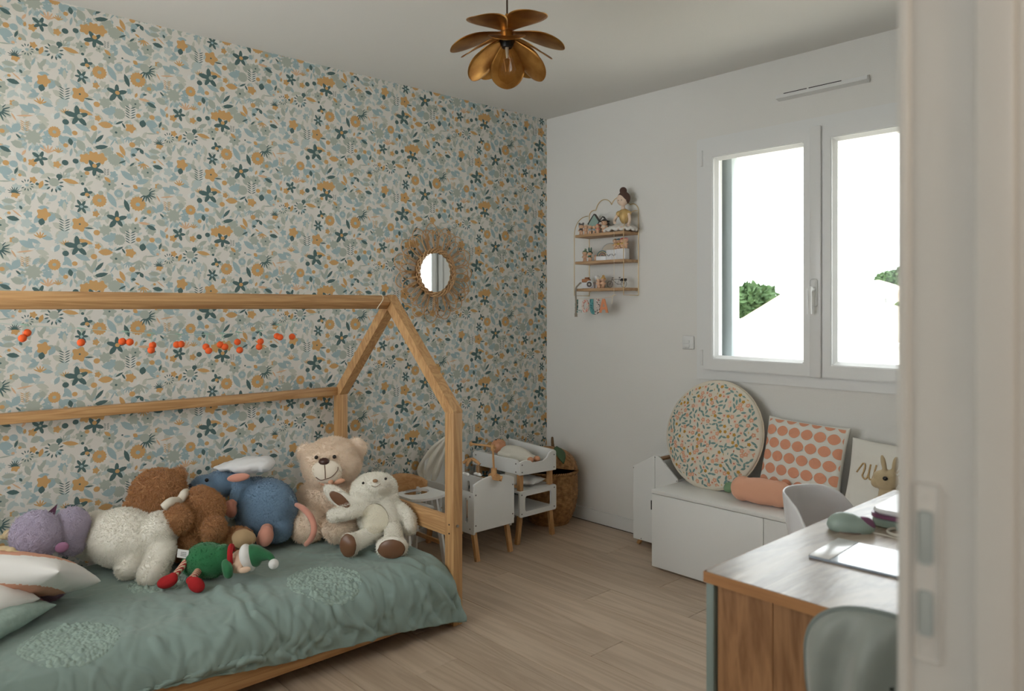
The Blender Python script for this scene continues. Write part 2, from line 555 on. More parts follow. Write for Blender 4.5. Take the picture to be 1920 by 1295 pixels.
# ---- wallpaper print: flat coloured motifs laid on the wall, repeat 0.522 m with a half drop
MOT = """-103 189 s4 27 0 20 D;-103 183 c 8 0 0 O;-123 133 s6 31 0 0 D;-123 133 c 6 0 0 B;-58 164 d 28 0 0 O;-58 164 c 8 0 0 S;88 164 d 32 0 0 O;88 161 c 9 0 0 B;-12 171 l 71 26 -60 B;45 152 l 56 19 -70 D;46 151 l 32 9 -70 O;7 93 s5 45 0 90 D;9 94 c 9 0 0 O;-129 62 b5 32 0 0 O;-129 62 c 4 0 0 D;-183 54 f 49 0 90 D;-96 48 l 37 7 0 D;-71 108 b5 14 0 0 O;-53 195 c 10 0 0 S;14 200 c 18 0 0 B;14 200 c 7 0 0 G;-21 233 b7 28 0 0 S;-21 233 c 4 0 0 D;122 210 h 41 0 -45 D;115 219 c 20 0 0 S;78 234 l 23 17 -40 O;105 259 l 57 23 20 B;212 232 l 60 26 -25 B;256 258 t 24 0 90 O;167 246 b5 13 0 0 O;174 245 c 12 0 0 S;169 194 l 35 7 -60 P;205 204 l 60 7 10 P;233 121 r 49 0 -90 B;233 126 b9 32 0 0 S;205 164 f 38 0 90 O;132 136 b5 24 0 0 S;132 134 c 9 0 0 O;177 153 l 45 29 60 B;264 170 l 32 24 90 S;142 67 l 44 17 -25 D;142 51 b5 19 0 0 S;184 122 l 24 8 -45 D;115 106 l 19 8 15 D;81 97 l 23 11 70 O;112 83 l 48 12 -5 P;78 60 b6 24 0 0 S;78 60 c 4 0 0 D;182 90 l 49 27 -20 S;256 47 s5 33 0 0 D;256 50 c 5 0 0 S;202 62 l 27 10 60 P;205 34 l 20 11 80 O;230 27 b5 16 0 0 O;282 71 t 30 0 90 P;59 21 f 51 0 90 D;16 8 d 24 0 0 S;90 13 c 10 0 0 O;144 15 c 11 0 0 O;122 21 b5 16 0 0 S;169 14 c 14 0 0 B;-23 11 l 53 32 10 B;-37 44 b7 25 0 0 S;-68 32 c 12 0 0 O;-98 18 l 56 23 -50 B;-111 -7 l 62 18 -15 O;-136 -29 s5 49 0 25 D;-129 -27 c 10 0 0 S;-179 -26 t 20 0 90 O;-209 -39 l 35 18 60 B;-179 -58 c 12 0 0 D;-64 -24 b5 13 0 0 O;-78 -66 c 12 0 0 O;-35 -46 l 57 27 0 O;16 -29 l 37 9 30 D;33 -38 l 27 8 -60 D;59 -44 b5 22 0 0 O;7 -68 b6 27 0 0 S;4 -71 c 5 0 0 D;107 -18 l 34 27 80 D;142 -15 l 52 36 -5 B;177 -11 l 30 10 70 D;-171 -89 l 50 23 -60 B;-147 -97 c 10 0 0 O;-218 -104 d 23 0 0 O;-218 -104 c 7 0 0 S;-120 -71 l 62 23 -20 B;-192 -131 l 45 21 -70 B;-179 -151 c 9 0 0 O;-162 -134 l 31 18 -80 D;-96 -112 l 57 16 -60 S;-77 -100 l 56 16 72 S;-58 -106 l 49 14 50 D;-53 -140 l 58 18 15 D;-125 -143 l 51 31 -60 S;28 -142 l 49 18 -65 O;19 -162 l 37 14 -30 O;-9 -114 l 38 6 60 B;5 -109 l 28 6 -60 B;49 -82 t 25 0 -80 B;93 -75 t 42 0 -90 S;139 -55 l 44 6 5 S;66 -113 c 12 0 0 O;80 -131 l 42 14 20 D;103 -136 l 25 16 -60 D;73 -138 c 13 0 0 B;71 -155 l 19 13 0 D;172 -95 h 25 0 90 D;174 -102 b5 16 0 0 O;212 -62 r 22 0 0 D;212 -62 c 6 0 0 B;303 -48 r 32 0 -90 D;303 -41 c 18 0 0 S;246 -54 c 6 0 0 D;233 -40 b5 14 0 0 O;259 -55 l 35 16 70 O;241 -1 l 39 27 30 S;189 -26 c 6 0 0 O;167 -45 c 6 0 0 P;154 -129 l 50 20 0 S;154 -154 l 45 20 5 S;215 -118 l 45 21 -70 S;233 -104 l 38 10 70 B;264 -105 l 50 16 60 S;256 -117 l 39 13 -60 S;-80 -184 b6 26 0 0 O;-110 -194 b5 23 0 0 O;-53 -186 b5 25 0 0 O;-80 -190 l 38 20 80 B;-144 -209 c 11 0 0 D;-181 -220 c 12 0 0 D;-205 -184 t 20 0 90 O;-160 -176 l 36 10 80 B;-76 -229 s5 41 0 50 D;-76 -219 c 9 0 0 O;-28 -155 b6 23 0 0 S;-2 -184 d 26 0 0 S;28 -190 l 33 8 30 D;65 -196 l 27 8 40 D;110 -185 t 25 0 -90 O;86 -173 l 23 8 -30 O;167 -194 l 44 19 -10 D;192 -150 l 17 10 -60 D;179 -173 l 45 6 -40 P;154 -174 c 6 0 0 O;267 -170 b5 26 0 0 O;261 -200 l 30 23 80 D;71 -221 b6 24 0 0 S;127 -222 b6 27 0 0 S;127 -222 c 4 0 0 D;47 -245 l 64 27 -35 B;-32 -239 f 27 0 90 D;-5 -246 b5 16 0 0 B;-123 -267 b7 23 0 0 S;-123 -267 c 4 0 0 D;-103 -252 c 9 0 0 O;-201 -277 c 11 0 0 D;-162 -292 l 61 18 -10 O;-162 -289 l 30 7 -10 B;-119 -297 c 6 0 0 D;-28 -270 l 32 15 -40 O;-60 -262 s5 19 0 0 S;-60 -262 c 3 0 0 D;-166 -248 l 45 18 30 S;-186 -282 t 24 0 90 S;95 -244 l 42 16 -60 B;28 241 c 4 0 0 D;-82 156 l 35 15 60 S;47 199 l 41 18 70 S;28 46 l 36 17 -50 S;115 156 l 31 14 70 S;246 86 l 32 14 40 B;-37 95 l 35 15 30 G;-149 103 l 40 17 -40 G;-91 -16 l 30 13 80 G;125 -94 l 42 18 80 G;184 -74 l 32 14 40 G;28 -98 l 36 13 -70 G;-114 -109 l 30 12 40 G;-196 5 b5 17 0 0 G;-205 86 l 39 18 -50 S;-166 163 l 34 17 70 G;57 -21 l 26 12 -40 G;205 4 l 32 16 -60 G;95 37 l 26 10 30 G;154 111 l 26 11 60 B;0 -31 l 22 10 60 G;-73 -148 l 22 8 -40 S;47 -178 l 36 15 -60 G;9 -218 l 31 13 30 G;210 -209 b5 21 0 0 G;235 -233 l 43 19 30 B;174 -240 l 32 14 -30 G;-144 -169 l 25 10 -60 S;-209 -231 b5 15 0 0 O;246 226 l 32 14 60 G"""
PAL = {'D': (86, 110, 109), 'B': (164, 185, 188), 'S': (176, 183, 172), 'G': (190, 202, 199), 'O': (208, 166, 112), 'P': (220, 184, 150), 'V': (198, 200, 188), 'W': (226, 226, 220)}

def motif_polys(ty, a, b, ang):
    """closed outlines of one printed motif round its own centre (metres)"""
    an = R(ang)
    rot = lambda P: [(x * math.cos(an) - y * math.sin(an), x * math.sin(an) + y * math.cos(an)) for x, y in P]
    leaf = lambda L, W, n=4: [(-L / 2 + L * i / (2 * n) * 2, W / 2 * math.sin(math.pi * i / n) ** 0.8) for i in range(n + 1)] + \
        [(L / 2 - L * i / n, -W / 2 * math.sin(math.pi * i / n) ** 0.8) for i in range(1, n)]
    def petal(L, W, t, r0=0.0):
        return [((x + L / 2 + r0) * math.cos(t) - y * math.sin(t), (x + L / 2 + r0) * math.sin(t) + y * math.cos(t)) for x, y in leaf(L, W, 3)]
    def lobes(th, rad, valley, hw, closed):
        P = [] if closed else [(-.04 * a, 0)]
        st = th[1] - th[0]
        for k, (t_, r_) in enumerate(zip(th, rad)):
            if closed or k > 0: P.append((valley * r_ * math.cos(t_ - st / 2), valley * r_ * math.sin(t_ - st / 2)))
            for da, f_ in ((-hw, .62), (-hw * .45, .88), (0, 1), (hw * .45, .88), (hw, .62)):
                P.append((r_ * f_ * math.cos(t_ + da), r_ * f_ * math.sin(t_ + da)))
        return P
    out = []
    if ty == 'l': out = [rot(leaf(a, b))]
    elif ty == 'c': out = [[(a * math.cos(2 * math.pi * i / 10), a * 0.93 * math.sin(2 * math.pi * i / 10)) for i in range(10)]]
    elif ty == 'd':
        out = [[(a * (1 if i % 2 else .86) * math.cos(math.pi * i / 15), a * (1 if i % 2 else .86) * math.sin(math.pi * i / 15)) for i in range(30)]]
    elif ty[0] == 's':
        n = int(ty[1])
        out = [rot(lobes([2 * math.pi * k / n for k in range(n)], [a * (0.8 + .2 * ((k * 7) % 3) / 2) for k in range(n)], .34, .335 * 5.5 / n, True))]
    elif ty[0] == 'b':
        n = int(ty[1])
        out = [rot([(a * (.84 + .16 * math.cos(n * 2 * math.pi * i / (n * 5))) * math.cos(2 * math.pi * i / (n * 5)),
                     a * (.84 + .16 * math.cos(n * 2 * math.pi * i / (n * 5))) * math.sin(2 * math.pi * i / (n * 5))) for i in range(n * 5)])]
    elif ty == 'f':
        for k in range(5):
            yy = -a / 2 + a * k / 5
            for sg in (-1, 1):
                out.append([(x, y + yy) for x, y in petal(a * .48, a * .085, math.pi / 2 - sg * 1.05)])
    elif ty == 'h': out = [rot(lobes([R(-95 + 190 * k / 8) for k in range(9)], [a * (.85 + .15 * (k % 2)) for k in range(9)], .42, .11, False))]
    elif ty == 't': out = [rot(lobes([R(-58 + 116 * k / 4) for k in range(5)], [a * 1.1] * 5, .38, .15, False))]
    elif ty == 'r': out = [petal(a * .55, a * .2, an + R(-140 + 280 * k / 9), a * .55) for k in range(10)]
    return out

def print_mesh(name, polys, mat):
    """polys: list of (list of 3-D points, rgb) -> one mesh with a colour attribute"""
    vs, fs, cs = [], [], []
    for P, c in polys:
        o = len(vs)
        vs += P
        fs.append(tuple(range(o, o + len(P))))
        cs += [S(*c)] * len(P)
    me = bpy.data.meshes.new(name)
    me.from_pydata(vs, [], fs)
    at = me.color_attributes.new('Col', 'FLOAT_COLOR', 'CORNER')
    at.data.foreach_set('color', np.array(cs, np.float32).reshape(-1))
    me.materials.append(mat)
    return me

polys = []
motifs = []
for s in MOT.split(';'):
    q = s.split()
    motifs.append((int(q[0]) / 1000, int(q[1]) / 1000, q[2], int(q[3]) / 1000, int(q[4]) / 1000, float(q[5]), q[6]))
# pale undergrowth that fills the gaps of the print
fr_ = random.Random(11)
filler = []
for i in range(250):
    yy, zz = (i % 16 + fr_.random()) / 16 * .522, -(i // 16 + fr_.random()) / 16 * .522
    ty = fr_.choice(['l', 'l', 'l', 'l', 'b5', 'b7', 't', 'h'])
    a = fr_.uniform(.028, .05) if ty == 'l' else fr_.uniform(.011, .02)
    filler.append((yy, zz, ty, a, a * fr_.uniform(.35, .55), fr_.uniform(0, 360), fr_.choice('SGGBVVBVWV')))
order = {'G': 0, 'S': 1, 'B': 2, 'P': 3, 'O': 4, 'D': 5}
small = [m for m in motifs if m[2] == 'c' or (m[2] == 'l' and m[3] < .03)]
big = [m for m in motifs if m not in small]
big.sort(key=lambda m: order[m[6]])
TP = 0.522
allm = filler + big + small
ext = [(m[3] / 2 if m[2] == 'l' else m[3] * 1.15) for m in allm]
layer = []
for i, m in enumerate(allm):            # overlapping motifs go on successive thin layers of ink
    L_i = 0
    for j in range(i):
        for cy in (-1, 0, 1):
            for rz in (-1, 0, 1, 2) if cy else (-1, 0, 1):
                dy = m[0] - allm[j][0] - cy * TP; dz = m[1] - allm[j][1] + cy * TP / 2 - rz * TP
                if dy * dy + dz * dz < (ext[i] + ext[j]) ** 2: L_i = max(L_i, layer[j] + 1)
    layer.append(L_i)
for i, (my, mz, ty, a, b, an, c) in enumerate(allm):
    sh = motif_polys(ty, a, b, an)
    xo = 0.0002 + layer[i] * 1.5e-5
    for cy in range(-4, 7):
        for rz in range(-6, 8):
            oy = -2.535 + my + cy * TP
            oz = 2.087 + mz - cy * TP / 2 + rz * TP
            if oy > 0.03 or oy < -4.1 or oz < -0.05 or oz > 2.55: continue
            for P in sh:
                polys.append(([(xo, min(oy + x, -0.0005), min(max(oz + y, .001), H - .001)) for x, y in P], PAL[c]))
wp = print_mesh('wallpaper_print', polys, vcol_mat('printed_paper', 0.85))
wpo = part('wallpaper_print', wp, None, wl, smooth=False)
wpo['kind'] = 'stuff'

# ---- window
cas = B()
def ring(bm_, x0, x1, z0, z1, w, y0, y1, bev=0.003):
    bm = B()
    m = plane_m((0, y0, 0), (0, 0, 1), (1, 0, 0))
    prism(bm, [(z0, x0), (z0, x1), (z1, x1), (z1, x0)], y1 - y0, m, [[(z0 + w, x0 + w), (z0 + w, x1 - w), (z1 - w, x1 - w), (z1 - w, x0 + w)]])
    es = [e for e in bm.edges if len(e.link_faces) == 2 and e.calc_face_angle(0) > .9]
    bmesh.ops.bevel(bm, geom=es, offset=bev, segments=2, affect='EDGES')
    tmp = bpy.data.meshes.new('ring'); bm.to_mesh(tmp); bm.free(); bm_.from_mesh(tmp); bpy.data.meshes.remove(tmp)
    return bm_
struct('trim_1', ring(B(), 1.13, 2.46, 0.916, 2.18, 0.068, -0.012, 0.0, 0.002), pvc)
win = tag(thing('window_1', None, None, (1.795, 0, 1.0)), kind='structure')
wf = part('window_frame', ring(B(), WX0 - .02, WX1 + .02, WZ0 - .035, WZ1 + .03, 0.045, -0.014, 0.06, .003), pvc, win)
glass_m, gt, gp = nt('window_glass')
gp.inputs['Roughness'].default_value = 0.0
tr = N(gt, 'ShaderNodeBsdfTransparent'); gl = N(gt, 'ShaderNodeBsdfGlossy', Roughness=0.0)
fz = N(gt, 'ShaderNodeFresnel', IOR=1.35); ms = N(gt, 'ShaderNodeMixShader')
tr.inputs[0].default_value = (.97, .98, .98, 1)
ge = N(gt, 'ShaderNodeNewGeometry'); mu_ = N(gt, 'ShaderNodeMath', operation='SUBTRACT'); mu_.use_clamp = True   # reflect off the outer skin only
gt.links.new(fz.outputs[0], mu_.inputs[0]); gt.links.new(ge.outputs['Backfacing'], mu_.inputs[1])
gt.links.new(mu_.outputs[0], ms.inputs[0]); gt.links.new(tr.outputs[0], ms.inputs[1]); gt.links.new(gl.outputs[0], ms.inputs[2])
gt.links.new(ms.outputs[0], gt.nodes['Material Output'].inputs['Surface'])
for i, (a, b) in enumerate(((1.182, 1.790), (1.800, 2.408))):
    bm = ring(B(), a, b, .968, 2.13, .062, -.037, -.0195, .005)
    ring(bm, a + .012, b - .012, .98, 2.118, .05, -.0195, .02, .001)
    sash = part('sash', bm, pvc, win)
    # sloping glazing bead
    ga, gb, gc, gd = a + .062, b - .062, .968 + .062, 2.13 - .062
    bm = B()
    o = [(ga, gc), (gb, gc), (gb, gd), (ga, gd)]; k = .014
    n_ = [(ga + k, gc + k), (gb - k, gc + k), (gb - k, gd - k), (ga + k, gd - k)]
    vo = [bm.verts.new((x, -.026, z)) for x, z in o]; vi = [bm.verts.new((x, -.004, z)) for x, z in n_]; vb = [bm.verts.new((x, .004, z)) for x, z in n_]
    for j in range(4):
        q = (j + 1) % 4
        bm.faces.new((vo[j], vo[q], vi[q], vi[j])); bm.faces.new((vi[j], vi[q], vb[q], vb[j]))
    part('glazing_bead', bm, pvc, sash, smooth=False)
    part('glass_pane', box(B(), (ga + .012, .0, gc + .012), (gb - .012, .004, gd - .012)), glass_m, sash, smooth=False)
part('meeting_strip', box(B(), (1.765, -.052, .968), (1.818, -.0375, 2.13), .005), pvc, win)
bm = box(B(), (1.772, -.062, 1.295), (1.806, -.049, 1.425), .012, 3)
h = part('window_handle', bm, pvc, win)
bm = cyl(B(), (1.789, -.06, 1.375), (1.789, -.095, 1.375), .011)
tube(bm, spline([(1.789, -.092, 1.385), (1.789, -.1, 1.37), (1.789, -.1, 1.33), (1.789, -.098, 1.262)], 5), [.011] * 5 + [.0105] * 6 + [.01] * 5, 10)
part('lever', bm, pvc, h)
for z in (2.035, .99):
    part('hinge', cyl(B(), (1.171, -.024, z), (1.171, -.024, z + .08), .009, seg=12), pvc, win)
for x in (WX0 + .035, WX1 - .035):
    part('shutter_guide', box(B(), (x - .03, .085, WZ0), (x + .03, .14, WZ1), .004), M('grey_aluminium', (178, 188, 190), .45), win)
struct('trim_2', box(B(), (WX0 - .05, .16, WZ0 - .04), (WX1 + .05, .34, WZ0 + .012), .004), M('stone_sill', (214, 212, 205), .8))

# ---- air vent above the window, shutter switch beside it
v = thing('air_vent', 'slim white slotted air inlet high on the wall above the window', 'air vent', (1.80, 0, 2.302))
bm = B()
prism(bm, [(0, 0), (-.032, .008), (-.03, .026), (0, .034)], .43, plane_m((1.588, 0, 2.293), (0, 1, 0), (0, 0, 1)))
part('cover', bm, pvc, v, smooth=False)
for a, b in ((1.628, 1.742), (1.752, 1.905)):
    part('slot', box(B(), (a, -.0325, 2.3175), (b, -.029, 2.3205)), black, v, smooth=False)
s = thing('shutter_switch', 'small white shutter control on the wall left of the window', 'switch', (1.073, 0, 1.07))
part('plate', box(B(), (1.037, -.012, 1.068), (1.110, 0, 1.140), .006, 3), pvc, s)
for z in (1.108, 1.085):
    part('button', box(B(), (1.048, -.016, z - .009), (1.085, -.011, z + .009), .003), lacquer, s)
part('indicator', cyl(B(), (1.062, -.0125, 1.076), (1.062, -.0115, 1.076), .0018), black, s)

# ---- doorway beside the camera: lining, stop, casings and strike plate
dr = tag(thing('door_1', None, None, (X1, -2.69, 0)), kind='structure')
for y0, y1, sg in ((-2.69, -2.66, 1), (-3.56, -3.53, -1)):
    part('lining', box(B(), (X1 - .004, y0, 0), (X1 + .084, y1, 2.06), .003), lacquer, dr)
part('head_lining', box(B(), (X1 - .004, -3.53, 2.03), (X1 + .084, -2.69, 2.06), .002), lacquer, dr)
part('stop_strip', box(B(), (X1 + .053, -2.703, 0), (X1 + .084, -2.6895, 2.03), .004, 3), lacquer, dr)
for y0, y1 in ((-2.695, -2.62), (-3.6, -3.525)):
    for xa, xb in ((X1 - .012, X1 - .0005), (X1 + .0805, X1 + .092)):
        part('casing', box(B(), (xa, y0, 0), (xb, y1, 2.1), .004, 3), lacquer, dr)
st = part('strike_plate', box(B(), (X1 + .002, -2.6915, .975), (X1 + .024, -2.6895, 1.135), .004), lacquer, dr)
hole = M('strike_hole', (188, 198, 198), .5)
for z0, z1 in ((1.062, 1.110), (.998, 1.038)):
    part('latch_hole', box(B(), (X1 + .006, -2.6925, z0), (X1 + .0185, -2.691, z1), .003), hole, st)
for z in (1.124, 1.05, .985):
    part('screw', cyl(B(), (X1 + .013, -2.6920, z), (X1 + .013, -2.6912, z), .0035, seg=10), lacquer, st)

# ================================================================ BED
bed = thing('house_bed', 'pine house-shaped bed frame with a ridge beam along the floral wall', 'bed', (.517, -2.5, 0))
XC, YA, YB = .517, -1.547, -1.5
for ya, yb in ((YA, YB), (-3.5, -3.453)):
    for sg in (1, -1):
        x0, x1 = sorted((XC + sg * .483, XC + sg * .425))
        part('post', box(B(), (x0, ya, 0), (x1, yb, .862), .003), pine[2], bed)
        o = [(XC + sg * .483, .862), (XC + sg * .425, .862), (XC, 1.283), (XC, 1.35), (XC + sg * .483, .872)]
        if sg < 0: o = o[::-1]
        bm = prism(B(), o, yb - ya, plane_m((0, yb, 0), (1, 0, 0), (0, 0, 1)))
        bmesh.ops.recalc_face_normals(bm, faces=bm.faces[:])
        part('rafter', bm, wood('pine_rafter', (203, 160, 110), (172, 126, 80), 0 if False else 2, 12, .5, 3, .9) if not 'pine_rafter' in bpy.data.materials else bpy.data.materials['pine_rafter'], bed, smooth=False)
bm = B(); m = Matrix.Translation((XC, 0, 1.3165)) @ Matrix.Rotation(R(45), 4, 'Y')
box(bm, (-.0225, -3.452, -.0225), (.0225, -1.548, .0225), .004, 2, m)
part('ridge_beam', bm, pine[1], bed)
for x in (XC - .46, ):
    part('eave_rail', box(B(), (x - .02, -3.452, .858), (x + .02, -1.548, .898), .004), pine[1], bed)
for ya, yb in ((-1.54, -1.515), (-3.485, -3.46)):
    part('end_rail', box(B(), (XC - .424, ya, .355), (XC + .424, yb, .437), .004), pine[0], bed)
    part('end_rail', box(B(), (XC - .424, ya, .05), (XC + .424, yb, .15), .004), pine[0], bed)
for x0, x1 in ((.972, .998), (.036, .062)):
    part('side_rail', box(B(), (x0, -3.452, .05), (x1, -1.549, .155), .004), pine[1], bed)
for i in range(9):
    y = -3.35 + i * .21
    part('slat', box(B(), (.064, y - .035, .098), (.97, y + .035, .114), .002), pine[0], bed)
part('bolt', cyl(B(), (.999, -1.527, .405), (1.004, -1.527, .405), .006, seg=12), steel, bed)
for z in (.408, .372):
    part('dowel_hole', cyl(B(), (.972, -1.5465, z), (.972, -1.5485, z), .0035, seg=10), black, bed)
# cord loop tied round the ridge
bm = B()
tube(bm, [(XC + .036 * math.cos(a), -1.6 + .014 * math.sin(2 * a), 1.3165 + .036 * math.sin(a)) for a in [2 * math.pi * i / 20 for i in range(20)]], .0018, 6, True)
part('cord_loop', bm, M('cream_cord', (226, 214, 190), .8), bed)

mat_w = M('mattress_cloth', (225, 224, 220), .9)
bm = box(B(), (.07, -3.44, .115), (.93, -1.575, .24), .03, 3)
solo('mattress', bm, mat_w, 'white mattress under the sage green duvet', 'mattress')

def ridged(v):
    return 1 - abs(2 * v)

def hem_z(y):
    t = [(-3.6, .12), (-2.68, .143), (-2.44, .115), (-2.23, .09), (-2.07, .08), (-1.8, .063), (-1.45, .012)]
    for (a, za), (b, zb) in zip(t, t[1:]):
        if a <= y <= b: return za + (zb - za) * (y - a) / (b - a)
    return .12

CRE = [  # explicit creases: (s0,y0,s1,y1,height,width)
    (.60, -2.37, 1.02, -2.395, .016, .018), (.62, -2.30, .88, -2.345, .010, .016), (.875, -2.345, 1.06, -2.27, .012, .014),
    (.90, -2.2, 1.05, -2.13, .013, .016), (.92, -2.05, 1.08, -1.95, .013, .014), (.95, -1.84, 1.09, -1.78, .012, .013),
    (.86, -2.67, 1.0, -2.61, .012, .014), (.87, -1.6, 1.08, -1.52, .012, .015), (.375, -2.765, .41, -2.55, .009, .02),
    (.41, -2.58, .66, -2.50, .008, .018), (.66, -2.52, .8, -2.58, .009, .02), (.5, -2.2, .78, -2.27, .007, .018),
    (.45, -1.95, .62, -1.75, .008, .02), (.62, -1.75, .85, -1.66, .009, .016), (.9, -1.95, 1.06, -1.88, .011, .012),
    (.95, -1.72, 1.1, -1.64, .012, .013), (.84, -2.12, 1.03, -2.05, .009, .012), (.98, -2.5, 1.05, -2.36, .014, .016),
    (.55, -2.62, .85, -2.75, .007, .018), (.9, -2.45, 1.0, -2.55, .01, .014), (.8, -1.75, .98, -1.62, .007, .012),
]
def duvet_point(s, y0, off=0.0, fine=True):
    # the free corner: hem end reaches past the post
    y = y0
    if y0 > -1.75:
        k = (y0 + 1.75) / .18
        y = y0 + .075 * max(0, min(1, (s - .86) / .28)) * k
    hz = hem_z(y)
    if s < .8:
        p = Vector((.07 + s, y, .262)); n = Vector((0, 0, 1))
    else:
        th = (s - .8) / .13
        if th < 1.396:
            n = Vector((math.sin(th), 0, math.cos(th)))
            p = Vector((.87, y, .132)) + n * .13
        else:
            d = (s - .8 - 1.396 * .13) * (.155 - hz) / .11
            p = Vector((.998 + .17 * d, y, .155 - d)); n = Vector((.985, 0, .17))
    w = max(0, min(1, (s - .75) / .3))
    h = .007 * noise.noise((s * 5, y * 4, 1.7))
    wx, wy = s + .03 * noise.noise((s * 9, y * 9, 5)), y + .03 * noise.noise((s * 9, y * 9, 9))
    def thin(n_, sg): return math.exp(-(n_ / sg) ** 2)
    h += (.0025 + .0085 * w) * thin(noise.noise((wx * 2.6 + wy * .8, wy * 7 - wx * 3.5, 3.1)), .13)
    h += (.0012 + .0065 * w) * thin(noise.noise((wx * 5, wy * 14 + wx * 6, 8.1)), .14)
    h += (.0018 + .0025 * w) * thin(noise.noise((wx * 7 + 3, wy * 8 - wx * 2, 12.1)), .08)
    h -= (.001 + .004 * w) * thin(noise.noise((wx * 4 + 9, wy * 11 + wx * 3, 17.3)), .12)
    if fine: h += .0016 * noise.noise((s * 40, y * 40, 2))
    for s0, ya, s1, yb, hh, ww in CRE:
        dx, dy = s1 - s0, yb - ya
        L2 = dx * dx + dy * dy
        t = ((wx - s0) * dx + (wy - ya) * dy) / L2
        if -.25 < t < 1.25:
            tt = max(0, min(1, t))
            d2 = (wx - s0 - dx * tt) ** 2 + (wy - ya - dy * tt) ** 2
            if d2 < 9 * ww * ww: h += hh * math.exp(-d2 / (ww * ww))
    return p + n * (h + off)

def grid_mesh(name, P, closed_u=False):
    nu, nv = len(P), len(P[0])
    vs = [tuple(p) for row in P for p in row]
    fs = [(i * nv + j, i * nv + j + 1, (i + 1) * nv + j + 1, (i + 1) * nv + j) for i in range(nu - 1) for j in range(nv - 1)]
    return (vs, fs)

ss = [i / 230 * 1.09 for i in range(231)]
ys = [-3.44 + i / 400 * (3.44 - 1.57) for i in range(401)]
P = [[duvet_point(s, y) for y in ys] for s in ss]
# turn the foot end down behind the mattress
for i, s in enumerate(ss):
    e = P[i][-1]
    for k in range(1, 6):
        f = max(0, min(1, (.95 - s) / .1))
        P[i].append(Vector((e.x, e.y + .004 * math.sin(k) , e.z - .02 * k * f)))
cotton = M('sage_cotton', (140, 160, 153), .9, bump=.25, bscale=900, sheen=.15)
# woven slub
me = to_mesh('duvet', grid_mesh('duvet', P))
duv = solo('duvet', me, cotton, 'wrinkled sage green duvet with tufted patches spread over the bed', 'duvet', ang=180)
sm = duv.modifiers.new('thickness', 'SOLIDIFY'); sm.thickness = .006; sm.offset = -1
tuft_m = M('sage_tufts', (156, 176, 167), .95, var=.08, vscale=60)
for cs, cy, rs, ry, sd in ((.77, -2.04, .155, .135, 1), (.72, -2.865, .155, .14, 2), (.38, -2.5, .12, .115, 3)):
    n = 120
    P = []
    for i in range(n):
        row = []
        for j in range(n):
            u, v = -1 + 2 * i / (n - 1), -1 + 2 * j / (n - 1)
            # square to disc, wobbling outline
            du, dv = u * math.sqrt(1 - v * v / 2), v * math.sqrt(1 - u * u / 2)
            rr = math.hypot(du, dv)
            an = math.atan2(dv, du)
            wob = 1 + .05 * noise.noise((math.cos(an) * 2 + sd, math.sin(an) * 2, 4))
            s, y = cs + du * rs * wob, cy + dv * ry * wob
            k = max(0, min(1, (1 - rr) / .06))
            vv = noise.voronoi((s * 75, y * 75 + .35 * math.sin(s * 60), sd))[0]
            row.append(duvet_point(s, y, .001 + k ** .5 * (.004 + .010 * max(0, 1 - vv[0] * 1.25)), False))
        P.append(row)
    part('tufted_patch', grid_mesh('tufted_patch', P), tuft_m, duv, ang=180)

def pillow_geo(w, l, h, n=28, pinch=.065, wrinkle=.006, seed=0, power=.42):
    """cushion lying in xy; closed grid; returns verts, faces in local space"""
    vs, fs = [], []
    def P(u, v, sg):
        e = max(0, (1 - u * u) * (1 - v * v)) ** power
        k = 1 - pinch * ((1 - v * v) * u * u + (1 - u * u) * v * v)   # sides drawn in, corners pointed
        x, y = u * w / 2 * (1 - pinch * (1 - v * v) * abs(u)), v * l / 2 * (1 - pinch * (1 - u * u) * abs(v))
        z = sg * h / 2 * e
        z += wrinkle * e * noise.noise((u * 4 + seed, v * 4, sg * 2)) + wrinkle * .6 * noise.noise((u * 11 + seed, v * 11, sg)) * e
        return (x, y, z)
    idx = {}
    for sg in (1, -1):
        for i in range(n + 1):
            for j in range(n + 1):
                u, v = math.sin(math.pi / 2 * (-1 + 2 * i / n)), math.sin(math.pi / 2 * (-1 + 2 * j / n))
                edge = i in (0, n) or j in (0, n)
                if edge and sg < 0:
                    idx[(i, j, sg)] = idx[(i, j, 1)]; continue
                idx[(i, j, sg)] = len(vs); vs.append(P(u, v, sg))
        for i in range(n):
            for j in range(n):
                q = [idx[(i, j, sg)], idx[(i + 1, j, sg)], idx[(i + 1, j + 1, sg)], idx[(i, j + 1, sg)]]
                fs.append(tuple(q if sg > 0 else q[::-1]))
    return vs, fs

def place(geo, loc, rot):
    m = Matrix.Translation(loc) @ Euler(rot).to_matrix().to_4x4()
    return [tuple(m @ Vector(v)) for v in geo[0]], geo[1]

# ================================================================ SOFT TOYS ON THE BED
from mathutils.bvhtree import BVHTree
CAM = Vector((3.385, -3.422, 1.293))
FW = Vector((-math.sin(R(47.35)), math.cos(R(47.35)), 0)); RT = Vector((math.cos(R(47.35)), math.sin(R(47.35)), 0)); UP = Vector((0, 0, 1))
def ray(u, v): return FW + RT * ((u - 960) / 1402) + UP * ((576 - v) / 1402)
def at(u, v, t): return CAM + ray(u, v) * t
def px(r, t): return r * t / 1402
FR = Matrix(((RT.x, FW.x, 0, 0), (RT.y, FW.y, 0, 0), (0, 0, 1, 0), (0, 0, 0, 1)))   # x right, y away, z up

